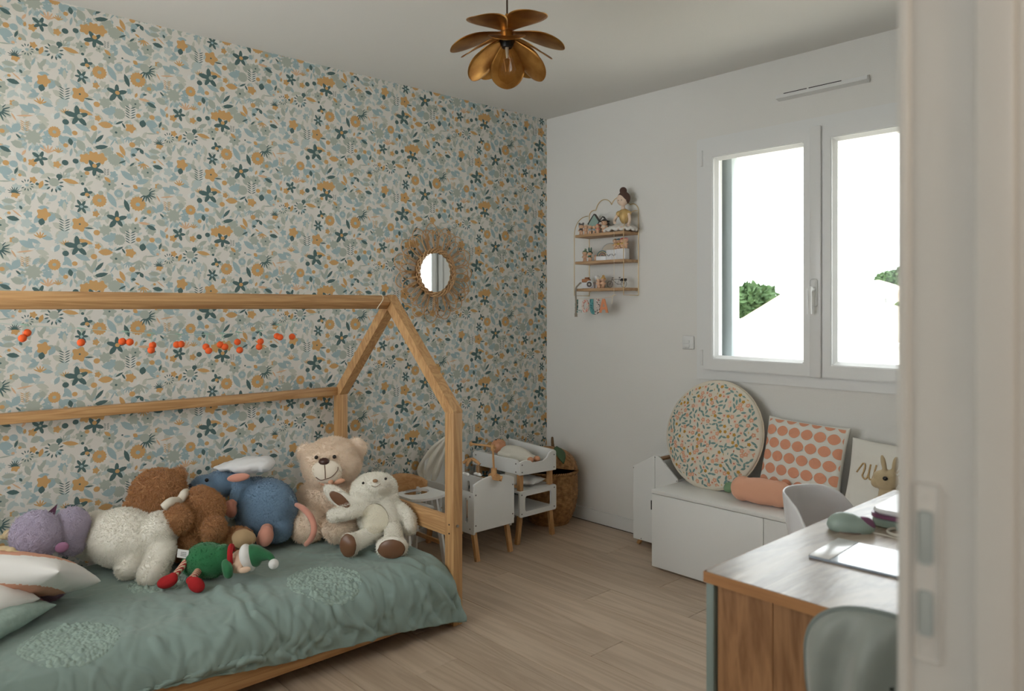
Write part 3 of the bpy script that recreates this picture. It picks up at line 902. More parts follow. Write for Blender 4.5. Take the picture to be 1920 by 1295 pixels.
def E(bm, u, v, t, ru, rv, rot=0, rd=None, sub=3, tilt=0):
    """ellipsoid, radii given along the view's right / up / depth directions"""
    a, b = px(ru, t), px(rv, t)
    d = px(rd, t) if rd else (a + b) / 2
    m = FR @ Matrix.Rotation(R(tilt), 4, 'Z') @ Matrix.Rotation(R(-rot), 4, 'Y')
    return sph(bm, at(u, v, t), (a, d, b), m, sub)

def T(bm, pts, seg=10):
    """tube through (u, v, t, r) points, rounded ends"""
    P = [at(u, v, t) for u, v, t, r in pts]; rr = [px(r, t) for u, v, t, r in pts]
    S_ = spline([(p.x, p.y, p.z) for p in P], 5)
    n = len(S_)
    rs = [np.interp(i / (n - 1) * (len(P) - 1), range(len(P)), rr) for i in range(n)]
    tube(bm, S_, rs, seg)
    sph(bm, P[0], rr[0], sub=2); sph(bm, P[-1], rr[-1], sub=2)
    return bm

def bvh_of(me):
    return BVHTree.FromPolygons([v.co.copy() for v in me.vertices], [tuple(p.vertices) for p in me.polygons])

def hit(bv, u, v, push=0.0):
    d = ray(u, v).normalized()
    p, n, i, _ = bv.ray_cast(CAM, d)
    if p is None: return at(u, v, 3.2), -d
    return p + n * push, n

BEDZ = .264
def settle(me, z=BEDZ):
    for v in me.vertices:
        if v.co.z < z: v.co.z = z
    me.update()

def bead(bv, u, v, t, r, k=1.0, sq=1.0, push=0.3):
    p, n = hit(bv, u, v)
    q = n.to_track_quat('Z', 'Y').to_matrix().to_4x4()
    rr = px(r, t)
    return sph(B(), p + n * rr * push, (rr * sq, rr, rr * .6 * k), q, 2)

def stroke(bv, pts, r, push=.001):
    P = [hit(bv, u, v, push)[0] for u, v in pts]
    return tube(B(), spline([tuple(p) for p in P], 4), r, 6)

def pad(bv, u, v, t, ru, rv, rot=0, thick=.006, sub=3):
    """a flat oval patch lying on the surface, seen as ru x rv"""
    p, n = hit(bv, u, v)
    bm = B()
    m = FR @ Matrix.Rotation(R(-rot), 4, 'Y')
    sph(bm, (0, 0, 0), (px(ru, t), .03, px(rv, t)), m, sub)
    d = ray(u, v).normalized()
    for w in bm.verts:
        o = CAM + ((p + w.co) - CAM)
        dd = (o - CAM).normalized()
        h, nn, i, _ = bv.ray_cast(CAM, dd)
        front = w.co.dot(d) < 0
        if h is not None and (h - p).length < .09:
            w.co = h + nn * (thick if front else -.002)
        else:
            w.co = p + w.co * .97 - d * 0
    return bm

hairm = {}
def hair_mat(c, rough=.75):
    m, t, p = nt('plush_pile')
    p.inputs['Base Color'].default_value = S(*c); p.inputs['Roughness'].default_value = rough
    p.inputs['Specular IOR Level'].default_value = .15
    p.inputs['Sheen Weight'].default_value = .2
    return m

def plush(name, label, cat, build, c, voxel=.007, smooth=3, nfur=0, flen=.012, frad=.0006, base=None, comb=(0, 0, -.4), jit=.5, curl=0, z=BEDZ, skin=None, group='soft toys on the bed', body='body', fc=None, clump=.010, bald=()):
    me = blob(name, build, voxel, smooth)
    if z is not None: settle(me, z)
    bv = bvh_of(me)
    co = [v.co for v in me.vertices]
    lo = min(q.z for q in co)
    cx = sum(q.x for q in co) / len(co); cy = sum(q.y for q in co) / len(co)
    root = thing(name, label, cat, (cx, cy, lo), group=group)
    m = M(name + '_cloth', skin or c, .95, bump=.5, bscale=260, sheen=.3)
    b = part(body, me, m, root, ang=180)
    if nfur:
        spots = [(hit(bv, u, v)[0] - root.location, r) for u, v, r in bald]
        def keep(p):
            k = np.ones(len(p), bool)
            for q, r in spots: k &= np.linalg.norm(p - np.array(q), axis=1) > r
            return k
        fur('fur', me, nfur, flen, frad, hair_mat(fc or c), b, seed=len(name), comb=comb, jit=jit, curl=curl, clump=clump, mask=keep if bald else None)
    return root, b, bv

dark_eye = M('dark_bead', (26, 18, 14), .15)
brown_satin = M('brown_satin', (120, 84, 60), .35)
dark_brown = M('dark_brown_plush', (62, 38, 30), .6)
thread_brown = M('brown_thread', (110, 78, 58), .8)

# ---- big cream teddy bear against the foot post
CB = (246, 226, 204)
def f(bm):
    E(bm, 622, 868, 3.42, 54, 47, 8, 50)
    E(bm, 575, 851, 3.44, 18, 21, 25, 9); E(bm, 668, 841, 3.44, 20, 22, -20, 9)
    E(bm, 612, 882, 3.32, 31, 26, 0, 22)
    E(bm, 603, 950, 3.42, 52, 52, 0, 42)
    E(bm, 570, 945, 3.42, 16, 30, -14); E(bm, 648, 945, 3.4, 22, 40, 20)
    E(bm, 578, 985, 3.28, 31, 30, 0, 40); E(bm, 639, 987, 3.24, 31, 27, 0, 40)
bear, bb, bv = plush('teddy_bear', 'big cream teddy bear with a peach ribbon sitting by the bed post', 'soft toy', f, CB, .008, 3, 26000, .016, .0006, jit=.5, clump=.010, bald=((612, 884, .052),))
mz = part('muzzle', pad(bv, 612, 884, 3.25, 28, 21, 0, .006), M('cream_muzzle', (240, 228, 210), .9, bump=.2), bear, ang=180)
bm_ = bvh_of(mz.data)
part('nose', bead(bv, 608, 866, 3.25, 7.5, 1.3, 1.45), M('nose_brown', (72, 44, 36), .4), bear)
for u, v in ((596.5, 861), (626, 859)):
    part('eye', bead(bv, u, v, 3.3, 3.8, 1.6, push=1.6), dark_eye, bear)
part('mouth', stroke(bv, [(609, 872), (610, 884), (610.5, 895)], .0016, .008), thread_brown, bear)
part('mouth', stroke(bv, [(594, 893), (602, 898), (611, 896), (622, 892), (631, 882), (632, 876)], .0016, .008), thread_brown, bear)
bm = B()
rib = M('peach_ribbon', (226, 170, 138), .5)
E(bm, 610, 905, 3.3, 14, 6, -10, 5); E(bm, 634, 902, 3.3, 13, 5, 10, 5); E(bm, 620, 903, 3.28, 5, 5, 0, 4)
part('ribbon', bm, rib, bear)

# ---- cream floppy-eared bunny in front of it
BB = (244, 240, 228)
def f(bm):
    E(bm, 702, 915, 3.24, 43, 29, 4, 34)
    E(bm, 676, 930, 3.24, 22, 20, 0, 26); E(bm, 728, 930, 3.24, 18, 18, 0, 26)
    E(bm, 706, 909, 3.15, 20, 15, 0, 14)
    E(bm, 716, 968, 3.24, 46, 42, 0, 38)
    T(bm, [(690, 950, 3.2, 13), (660, 958, 3.16, 14), (626, 966, 3.14, 13)])
    T(bm, [(752, 955, 3.22, 13), (768, 972, 3.2, 12), (768, 990, 3.19, 13)])
    T(bm, [(704, 1000, 3.16, 15), (682, 1008, 3.1, 15), (662, 1018, 3.06, 17)]); E(bm, 656, 1021, 3.05, 17, 23, 10, 10)
    T(bm, [(738, 995, 3.16, 16), (738, 1012, 3.1, 18)]); E(bm, 735, 1026, 3.06, 31, 22, 0, 12)
    E(bm, 636, 933, 3.2, 37, 16, -38, 6)
bun, bb, bv = plush('plush_bunny', 'cream plush bunny with brown satin soles and a floppy ear, leaning on the bear', 'soft toy', f, BB, .006, 2, 24000, .009, .0005, jit=.5, clump=.006, bald=((654, 1022, .036), (734, 1024, .036), (720, 1030, .036), (748, 1030, .036), (637, 936, .03), (650, 945, .02), (625, 925, .02)))
part('inner_ear', pad(bv, 637, 936, 3.18, 23, 8.5, -38, .004), brown_satin, bun, ang=180)
part('sole', pad(bv, 654, 1022, 3.04, 12.5, 19, 8, .011), brown_satin, bun, ang=180)
part('sole', pad(bv, 734, 1028, 3.04, 24, 15, 0, .011), brown_satin, bun, ang=180)
part('belly', pad(bv, 702, 974, 3.15, 26, 30, 0, .004), M('belly_cream', (226, 219, 198), .95, bump=.4, bscale=240), bun, ang=180)
part('nose', bead(bv, 704.5, 903, 3.12, 3.6, 1.2, 1.4, 1.6), M('nose_tan', (150, 112, 78), .5), bun)
for u, v in ((687.5, 906.5), (719.5, 901)):
    part('eye', bead(bv, u, v, 3.15, 2.6, 1.6, push=2.6), dark_eye, bun)
part('mouth', stroke(bv, [(698, 910), (704, 912), (710, 909), (713, 907)], .0010, .010), thread_brown, bun)

# ---- blue plush mouse lying on its front, a white cloth standing in for its cap
BL = (112, 140, 166)
def f(bm):
    E(bm, 500, 956, 3.24, 57, 60, 0, 50)
    E(bm, 476, 925, 3.3, 34, 30, 30, 34)
    E(bm, 412, 908, 3.22, 30, 26, 0, 26); E(bm, 384, 908, 3.18, 24, 18, 0, 20); E(bm, 364, 910, 3.16, 9, 9)
    E(bm, 440, 905, 3.24, 24, 20)
    T(bm, [(462, 905, 3.22, 11), (446, 918, 3.18, 11), (440, 936, 3.16, 10)])
    E(bm, 470, 985, 3.2, 26, 26); E(bm, 520, 990, 3.2, 30, 27)
mou, bb, bv = plush('plush_mouse', 'round blue plush mouse with pink feet and tail between the two bears', 'soft toy', f, BL, .007, 3, 14000, .006, .0006, jit=.5, clump=.006)
pink = M('pink_plush', (214, 150, 130), .9, bump=.3, bscale=300, sheen=.3)
part('hand', blob('hand', lambda b: (E(b, 432, 954, 3.14, 12, 17, 15, 10), E(b, 437, 942, 3.15, 8, 9)), .004), pink, mou)
part('foot', blob('foot', lambda b: (E(b, 498, 1005, 3.09, 15, 20, -12, 12), E(b, 500, 993, 3.12, 12, 12), E(b, 490, 1012, 3.1, 10, 11)), .004), pink, mou)
part('ear', blob('ear', lambda b: E(b, 447, 895, 3.14, 22, 8, 8, 8), .004), pink, mou)
tl = B(); T(tl, [(556, 946, 3.2, 4), (567, 952, 3.15, 5.5), (582, 968, 3.1, 6), (589, 990, 3.06, 6), (583, 1010, 3.06, 5.5), (574, 1020, 3.08, 4.5)])
part('tail', tl, pink, mou)
part('eye', bead(bv, 387.5, 901, 3.25, 3.6, 1.5, push=.6), dark_eye, mou)
part('nose', bead(bv, 357, 910, 3.28, 3.6, 1.5, push=.2), M('nose_grey', (60, 70, 86), .5), mou)
def f(bm):
    E(bm, 470, 871, 3.24, 42, 15, 4, 34); E(bm, 436, 873, 3.24, 30, 9, 6, 24); E(bm, 498, 870, 3.24, 16, 14, 0, 28); E(bm, 414, 875, 3.24, 14, 4, 6, 14)
me = blob('cloth', f, .005, 1)
for v in me.vertices:
    v.co += Vector((0, 0, .006 * noise.noise(v.co * 22) + .003 * noise.noise(v.co * 50)))
solo('cap_cloth', me, M('white_cotton', (228, 228, 228), .9, bump=.2, bscale=700), "white folded cotton cloth lying over the blue plush mouse's head", 'cloth', ang=180)

# ---- brown bear slumped face down towards the wall
BR = (160, 114, 74)
def f(bm):
    E(bm, 297, 926, 3.03, 50, 47, 0, 46)
    E(bm, 334, 891, 3.06, 15, 17, -30, 9); E(bm, 250, 950, 2.99, 21, 19, 30, 9)
    E(bm, 362, 972, 3.03, 46, 46, 20, 42)
    E(bm, 388, 942, 3.02, 38, 24, -38, 24)
    E(bm, 333, 973, 2.93, 26, 28, 20, 22)
    E(bm, 400, 990, 2.98, 22, 26, 0, 24)
    E(bm, 352, 1015, 3.02, 42, 36, 0, 40)
    T(bm, [(398, 1010, 3.03, 20), (430, 1010, 3.04, 20), (448, 1009, 3.04, 20)]); E(bm, 450, 1008, 3.05, 25, 20, -8, 14)
bro, bb, bv = plush('brown_bear', 'brown teddy bear with a white collar, slumped with its back to the room', 'soft toy', f, BR, .006, 2, 30000, .013, .0006, jit=.5, fc=(190, 140, 94), clump=.010, bald=((455, 1010, .05),))
part('sole', pad(bv, 455, 1010, 3.02, 19, 14, -8, .013), M('tan_sole', (200, 170, 130), .9), bro, ang=180)
bm = B()
P = [hit(bv, u, v, .016)[0] for u, v in ((312, 957), (322, 948), (333, 938), (344, 929), (351, 924))]
tube(bm, spline([tuple(p) for p in P], 5), [.006] + [.018] * 19 + [.008], 10)
part('collar', bm, M('collar_white', (224, 216, 200), .9), bro)

# ---- long white plush with a lilac curly head
WB = (243, 239, 228)
def f(bm):
    E(bm, 235, 1008, 2.92, 74, 54, -6, 56)
    E(bm, 180, 1003, 2.93, 36, 44, 0, 46)
    E(bm, 300, 995, 2.92, 33, 36, 0, 40)
    E(bm, 245, 1062, 2.84, 26, 22, 0, 30)
    T(bm, [(305, 1030, 2.88, 24), (296, 1055, 2.82, 24), (284, 1076, 2.78, 25)])
    E(bm, 155, 1022, 2.88, 18, 22)
whi, bb, bv = plush('white_plush', 'long white plush animal with a lilac curly head, lying on its side', 'soft toy', f, WB, .008, 3, 28000, .010, .0005, jit=.5, clump=.007)
def f(bm):
    E(bm, 68, 1003, 2.74, 40, 41, 0, 36); E(bm, 133, 990, 2.83, 28, 34, 0, 32); E(bm, 100, 998, 2.79, 20, 26, 0, 26); E(bm, 134, 1020, 2.82, 20, 16)
LI = (160, 146, 176)
hm = blob('head', f, .006, 1)
settle(hm)
hb = part('head', hm, M('lilac_cloth', (104, 86, 116), .95), whi, ang=180)
fur('curly_fur', hm, 26000, .012, .0010, hair_mat((206, 196, 216)), hb, seed=5, comb=(0, 0, 0), jit=.9, curl=.9)
mau = M('mauve_felt', (152, 106, 134), .9)
bm = B()
v = [bm.verts.new(at(*q)) for q in ((86, 968, 2.76), (102, 969, 2.78), (108, 944, 2.78), (92, 958, 2.76))]
bm.faces.new(v[:3]); bm.faces.new((v[0], v[2], v[3]))
bmesh.ops.solidify(bm, geom=bm.faces[:], thickness=.006)
part('ear', bm, mau, whi)
part('inner_ear', blob('inner_ear', lambda b: E(b, 116, 1026, 2.71, 14, 10, 20, 5), .003), mau, whi)
tan = M('tan_felt', (206, 186, 148), .9)
for L in ([(16, 1002, 2.74, 10, 10), (22, 1010, 2.74, 6, 7), (8, 1006, 2.74, 9, 5)], [(20, 1033, 2.5, 9, 8), (32, 1038, 2.5, 7, 6), (6, 1028, 2.5, 12, 5)]):
    part('horn', blob('horn', lambda b: [E(b, u, v_, t, a, c) for u, v_, t, a, c in L], .003), tan, whi)

# ---- mauve plush squashed under the pillow
def f(bm):
    E(bm, 92, 1108, 2.62, 26, 17, 0, 26)
    E(bm, 60, 1106, 2.6, 22, 14, 0, 30)
mvp, bb, bv = plush('mauve_plush', 'mauve plush animal mostly hidden under the white and peach pillow', 'soft toy', f, (148, 120, 138), .006, 2, 5000, .008, .0005)
part('leg', blob('leg', lambda b: T(b, [(54, 1108, 2.52, 9), (66, 1124, 2.5, 9), (84, 1141, 2.47, 7.5)]), .004), M('mauve_pink', (196, 156, 164), .9, bump=.3), mvp)

# ---- pillows at the head end
pw = M('pillow_white', (230, 228, 224), .9, bump=.2, bscale=700)
pk = M('pillow_peach', (214, 158, 132), .9, bump=.2, bscale=700)
def view_rot(tilt, turn=0, roll=0):
    return (FR @ Matrix.Rotation(R(turn), 4, 'Z') @ Matrix.Rotation(R(tilt), 4, 'X') @ Matrix.Rotation(R(roll), 4, 'Y')).to_euler()
g = pillow_geo(.46, .27, .14, n=64, seed=3, pinch=.04)
c = at(24, 1076, 2.50)
p1 = thing('peach_pillow', 'white pillow with a peach back lying on the mauve plush at the bed head', 'pillow', (c.x, c.y, c.z), view_rot(-26, 0, 2), 'pillows at the bed head')
pl = part('cover', g, pw, p1, world=False, ang=180)
pl.data.materials.append(pk)
for q in pl.data.polygons:
    if abs(q.center.z + .05 * q.center.y) > .045: q.material_index = 1
g = pillow_geo(.36, .28, .12, seed=9)
c = at(-78, 1116, 2.36)
p2 = thing('white_pillow', 'plain white pillow with its corner resting on the green pillow', 'pillow', (c.x, c.y, c.z), view_rot(2, -20, 14), 'pillows at the bed head')
part('cover', g, pw, p2, world=False, ang=180)
g = pillow_geo(.44, .38, .115, seed=14, pinch=.05)
c = at(-100, 1195, 2.31)
p3 = thing('green_pillow', 'sage green tufted pillow lying on the duvet at the bed head', 'pillow', (c.x, c.y, .272), view_rot(0, -8), 'pillows at the bed head')
g = (list(g[0]), g[1])
vs = []
for x, y, z in g[0]:
    if z > .012: z += .008 * max(0, 1 - noise.voronoi((x * 60, y * 90, 1))[0][0] * 1.2)
    vs.append((x, y, z))
part('cover', (vs, g[1]), tuft_m, p3, world=False, ang=180, loc=(0, 0, .04))

# ---- elf doll lying face down
GR = (44, 118, 72)
def f(bm):
    E(bm, 388, 1050, 2.82, 42, 33, -6, 34); E(bm, 418, 1046, 2.82, 20, 26); E(bm, 360, 1056, 2.82, 18, 24)
elf, bb, bv = plush('elf_doll', 'green elf doll with red shoes and striped legs lying face down', 'doll', f, GR, .006, 3, 6000, .004, .0004)
red = M('red_plush', (176, 30, 34), .9, bump=.3, bscale=300)
gfab = M('green_velour', (42, 112, 70), .9, bump=.3, bscale=300, sheen=.3)
skin = M('doll_felt', (226, 194, 168), .9, bump=.2)
wfur = M('white_fur', (232, 230, 226), .95, bump=.6, bscale=200)
part('head', blob('head', lambda b: (E(b, 452, 1052, 2.8, 21, 22), E(b, 445, 1060, 2.78, 15, 14)), .004), skin, elf)
part('ear', blob('ear', lambda b: (E(b, 459, 1068, 2.74, 12, 6, 14, 5), E(b, 450, 1067, 2.76, 6, 7)), .003), skin, elf)
cb = B()
tube(cb, [at(434 + 3 * math.cos(a), 1045 + 22 * math.sin(a), 2.8 + .05 * math.cos(a)) for a in [2 * math.pi * i / 18 for i in range(18)]], .010, 8, True)
part('collar', cb, red, elf)
hair = blob('hair', lambda b: (E(b, 464, 1043, 2.79, 13, 24, 18, 22), E(b, 472, 1058, 2.79, 8, 13)), .004)
part('hair', hair, wfur, elf)
part('hat', blob('hat', lambda b: (E(b, 476, 1041, 2.8, 14, 22, 20, 20), T(b, [(480, 1038, 2.8, 17), (494, 1040, 2.8, 12), (506, 1043, 2.8, 7), (512, 1050, 2.8, 5)])), .004), gfab, elf)
part('pompom', sph(B(), at(513, 1057, 2.79), px(9.5, 2.8), sub=3), wfur, elf)
part('arm', blob('arm', lambda b: T(b, [(424, 1056, 2.75, 9), (427, 1068, 2.73, 10), (428, 1076, 2.73, 9)]), .004), gfab, elf)
sm_, st_, sp_ = nt('striped_cloth')
tc = N(st_, 'ShaderNodeTexCoord'); wv = N(st_, 'ShaderNodeTexWave', Scale=45.0); rp = N(st_, 'ShaderNodeValToRGB')
rp.color_ramp.interpolation = 'CONSTANT'
rp.color_ramp.elements[0].color = S(170, 40, 44); rp.color_ramp.elements[1].color = S(222, 206, 176); rp.color_ramp.elements[1].position = .5
st_.links.new(tc.outputs['Object'], wv.inputs[0]); st_.links.new(wv.outputs[0], rp.inputs[0]); st_.links.new(rp.outputs[0], sp_.inputs['Base Color'])
def leg(pts, sh):
    b = B(); T(b, pts); l = part('leg', b, sm_, elf)
    part('shoe', blob('shoe', lambda b: sh(b), .004), red, l)
leg([(348, 1054, 2.78, 6.5), (340, 1064, 2.76, 6.5), (328, 1078, 2.73, 6)], lambda b: (E(b, 314, 1090, 2.70, 20, 12, 18, 13), E(b, 324, 1082, 2.71, 9, 9)))
leg([(372, 1070, 2.76, 7), (364, 1080, 2.72, 6.5), (356, 1087, 2.70, 6)], lambda b: (E(b, 368, 1096, 2.68, 17, 13, -38, 13), E(b, 357, 1088, 2.69, 8, 8)))
p, n = hit(bv, 343, 1040)
tg = B(); m = FR @ Matrix.Rotation(R(8), 4, 'Y')
box(tg, (-.021, -.001, -.016), (.021, .001, .016), .0006, 1, Matrix.Translation(at(343, 1038, 2.78)) @ m)
tagl = part('care_tag', tg, M('tag_white', (224, 224, 222), .7), elf)
for i in range(3):
    box_b = box(B(), (-.008, -.0016, -.008 + i * .006), (.013, -.0011, -.005 + i * .006), 0, 1, Matrix.Translation(at(343, 1038, 2.78)) @ m)
    part('print_line', box_b, M('tag_grey', (150, 150, 148), .8) if not i else bpy.data.materials['tag_grey'], tagl, smooth=False)

# ================================================================ TOY FURNITURE IN THE CORNER
def screws(parent, pts, n, r=.004):
    for p in pts:
        p = Vector(p); n_ = Vector(n)
        part('screw', cyl(B(), p - n_ * .001, p + n_ * .0012, r, seg=10), steel_dark, parent)
steel_dark = M('screw_metal', (120, 118, 114), .4, .8)
PX = lambda x: plane_m((x, 0, 0), (0, 1, 0), (0, 0, 1))      # outline (y, z), extruded towards +x
PY = lambda y: plane_m((0, y, 0), (0, 0, 1), (1, 0, 0))      # outline (z, x), extruded towards +y
def bev(bm, o=.0015):
    bmesh.ops.recalc_face_normals(bm, faces=bm.faces[:])
    es = [e for e in bm.edges if len(e.link_faces) == 2 and e.calc_face_angle(0) > .9]
    bmesh.ops.bevel(bm, geom=es, offset=o, segments=1, affect='EDGES')
    return bm

# ---- doll crib
cr = thing('doll_crib', 'white slatted doll crib on wooden legs with a wooden mobile arm', 'doll crib', (.26, -.86, 0))
o = [(-1.0, .15), (-.722, .15)] + [(-.734 + .012 * math.cos(R(a)), .385 + .012 * math.sin(R(a))) for a in (0, 45, 90)] + \
    [(-.735 - .253 * k / 10, .397 + .026 * math.sin(math.pi * k / 10) ** .8) for k in range(1, 10)] + [(-.988 + .012 * math.cos(R(a)), .385 + .012 * math.sin(R(a))) for a in (90, 135, 180)]
part('front_panel', bev(prism(B(), o, .012, PX(.46))), mdf, cr, smooth=False)
o2 = [(y, z + (.07 if z > .2 else 0)) for y, z in o]
part('headboard', bev(prism(B(), o2, .012, PX(.045))), mdf, cr, smooth=False)
hs = [[(z, x) for x, z in rrect(.10 + i * .072, .185, .124 + i * .072, .315, .0115)] for i in range(5)]
for y in (-.992, -.742):
    ol = [(z, x) for x, z in rrect(.057, .135, .46, .348, .004, 3)]
    part('slatted_side', prism(B(), ol, .011, PY(y), hs), mdf, cr, smooth=False)
part('base_board', box(B(), (.058, -.982, .16), (.459, -.742, .172)), mdf, cr, smooth=False)
for y in (-.975, -.748):
    for x, d in ((.435, .035), (.08, -.03)):
        bm = B(); beam(bm, (x, y, .16), (x + d, y, 0.0), .024, .024, (1, 0, 0), .002)
        for w in bm.verts:
            if w.co.z < .08: w.co.x = x + d + (w.co.x - x - d) * .8; w.co.z = max(w.co.z, 0)
        part('leg', bm, beech[2], cr)
screws(cr, [(.472, -.988, .34), (.472, -.988, .185), (.472, -.734, .355), (.472, -.734, .20)], (1, 0, 0))
screws(cr, [(.43, -.992, .325), (.43, -.992, .16)], (0, -1, 0))
# mobile
bm = B(); cyl(bm, (.44, -.862, .412), (.50, -.862, .416), .018, seg=8); cyl(bm, (.474, -.868, .42), (.474, -.868, .46), .016, seg=12); cyl(bm, (.478, -.85, .41), (.498, -.832, .404), .014, seg=16)
arm = part('mobile_clamp', bm, beech[1], cr)
part('arm', tube(B(), [(.474, -.868, .45), (.470, -.872, .56)], .0055, 10), beech[2], cr)
bm = tube(B(), [(.49, -.872, .568), (.42, -.872, .571), (.30, -.874, .563)], .0058, 10); sph(bm, (.296, -.874, .562), .011, sub=2); cyl(bm, (.47, -.872, .552), (.47, -.872, .582), .011, seg=12)
part('arm', bm, beech[0], cr)
hang = part('mobile', tube(B(), [(.300, -.874, .556), (.300, -.874, .478)], .0009, 6), M('white_string', (232, 230, 224), .8), cr)
bm = B()
for a in (20, 110):
    c, s_ = math.cos(R(a)), math.sin(R(a))
    tube(bm, spline([(.30 - .05 * c, -.874 - .05 * s_, .458), (.30 - .02 * c, -.874 - .02 * s_, .478), (.30 + .02 * c, -.874 + .02 * s_, .478), (.30 + .05 * c, -.874 + .05 * s_, .458)], 4), .0085, 8)
part('mobile_cross', bm, beech[0], cr)
for a, l in ((20, .05), (110, .06), (200, .055), (290, .045)):
    x, y = .30 + .045 * math.cos(R(a)), -.874 + .045 * math.sin(R(a))
    bm = tube(B(), [(x, y, .46), (x, y, .46 - l)], .0008, 6)
    sph(bm, (x, y, .455 - l), (.013, .013, .009), sub=2); sph(bm, (x + .011, y, .453 - l), (.009, .009, .007), sub=2)
    part('felt_cloud', bm, M('felt_white', (232, 231, 228), .9) if 'felt_white' not in bpy.data.materials else bpy.data.materials['felt_white'], cr)
part('canopy_rod', tube(B(), [(.063, -.86, .30), (.063, -.86, .60)], .007, 10), beech[2], cr)
# doll in the crib: a pillow and a folded blanket seen through the slats
solo('doll_blanket', place(pillow_geo(.24, .20, .07, 14, seed=5), (.27, -.865, .21), (0, 0, 0)), M('blush_cloth', (216, 178, 150), .9), 'small blush blanket folded inside the white doll crib', 'blanket')
# muslin hanging from the rod
Lf = [(835, 818), (812, 835), (795, 856), (783, 878), (787, 893), (797, 906), (801, 917)]
Rt = [(842, 820), (838, 842), (831, 862), (825, 880), (820, 893), (816, 903), (812, 913)]
Lw = spline([at(u, v, 4.10) for u, v in Lf], 5); Rw = spline([at(u, v, 4.14) for u, v in Rt], 5)
P = []
for i, (a, b) in enumerate(zip(Lw, Rw)):
    row = []
    for j in range(24):
        k = j / 23
        p = a.lerp(b, k)
        w = min(1, i / 6)
        p = p - FW * (.012 * math.sin(k * 15 + i * .06) * w + .004 * noise.noise(p * 30) + .02 * math.sin(math.pi * k))
        row.append(p)
    P.append(row)
mu = solo('muslin_cloth', grid_mesh('m', P), M('cream_muslin', (222, 217, 204), .9, bump=.4, bscale=500), 'cream muslin hanging over the head of the doll crib, behind the bed post', 'cloth', ang=180)
mm = mu.modifiers.new('t', 'SOLIDIFY'); mm.thickness = .003

# ---- doll changing table
ct = thing('doll_changing_table', 'white two-tier doll changing table with splayed wooden legs beside the basket', 'doll table', (.24, -.5, 0))
TY0, TY1 = -.645, -.36
sc_ = [(TY0, .38), (TY1, .372), (TY1, .472)] + [(TY1 - .012 + .012 * math.cos(a), .472 + .012 * math.sin(a)) for a in (R(45), R(90))] + \
      [(TY1 - .035, .484), (TY1 - .055, .476), (TY1 - .072, .452), (TY1 - .10, .437), (-.53, .437), (-.548, .438), (-.562, .450), (-.585, .456), (-.615, .456), (TY0, .45)]
part('end_panel', bev(prism(B(), sc_, .012, PX(.42))), mdf, ct, smooth=False)
part('end_panel', bev(prism(B(), sc_, .012, PX(.03))), mdf, ct, smooth=False)
ol = [(z, x) for x, z in [(.042, .382), (.42, .382), (.42, .445), (.412, .457), (.40, .462), (.042, .462)]]
part('side_panel', bev(prism(B(), ol, .011, PY(TY0 + .001))), mdf, ct, smooth=False)
ol = [(z, x) for x, z in [(.042, .376), (.42, .376), (.42, .484), (.042, .50)]]
part('side_panel', bev(prism(B(), ol, .011, PY(TY1 - .012))), mdf, ct, smooth=False)
part('tray_floor', box(B(), (.042, TY0 + .012, .388), (.42, TY1 - .012, .398)), mdf, ct, smooth=False)
hole = rrect(TY0 + .042, .176, TY1 - .04, .262, .014)
for x in (.42, .03):
    fp = part('frame_panel', prism(B(), rrect(TY0, .15, TY1, .290, .012), .012, PX(x), [hole]), mdf, ct, smooth=False)
part('shelf', box(B(), (.042, TY0 + .004, .157), (.42, TY1 - .004, .168)), mdf, ct, smooth=False)
part('shelf', box(B(), (.042, TY0 + .004, .279), (.42, TY1 - .004, .289)), mdf, ct, smooth=False)
for y, d in ((TY0 + .028, -.022), (TY1 - .028, .022)):
    for x in (.405, .057):
        part('post', box(B(), (x - .013, y - .013, .289), (x + .013, y + .013, .388), .002), beech[2], ct)
        bm = B(); beam(bm, (x, y, .158), (x, y + d, 0), .024, .024, (1, 0, 0), .002)
        for w in bm.verts: w.co.z = max(w.co.z, 0)
        part('leg', bm, beech[2], ct)
    part('stretcher', box(B(), (.07, y - .006, .30), (.392, y + .006, .316), .002), beech[0], ct)
screws(ct, [(.432, TY0 + .018, .435), (.432, TY0 + .018, .395), (.432, TY1 - .018, .46), (.432, TY1 - .018, .39), (.432, TY0 + .016, .272), (.432, TY0 + .016, .168), (.432, TY1 - .016, .275), (.432, TY1 - .016, .168)], (1, 0, 0))
screws(ct, [(.40, TY0 + .001, .44), (.40, TY0 + .001, .395), (.06, TY0 + .001, .44)], (0, -1, 0))
# clothes on the middle shelf
g = place(pillow_geo(.22, .14, .05, 14, seed=2, wrinkle=.012), (.30, -.50, .317), (0, 0, .3))
solo('folded_clothes', g, pw, 'folded white doll clothes on the middle shelf of the changing table', 'clothes')
g = place(pillow_geo(.10, .12, .10, 12, seed=6, wrinkle=.01), (.30, -.565, .345), (0, R(70), .4))
solo('white_bib', g, M('cream_cloth', (226, 220, 206), .9), 'small cream cloth bundle beside the folded doll clothes', 'clothes')

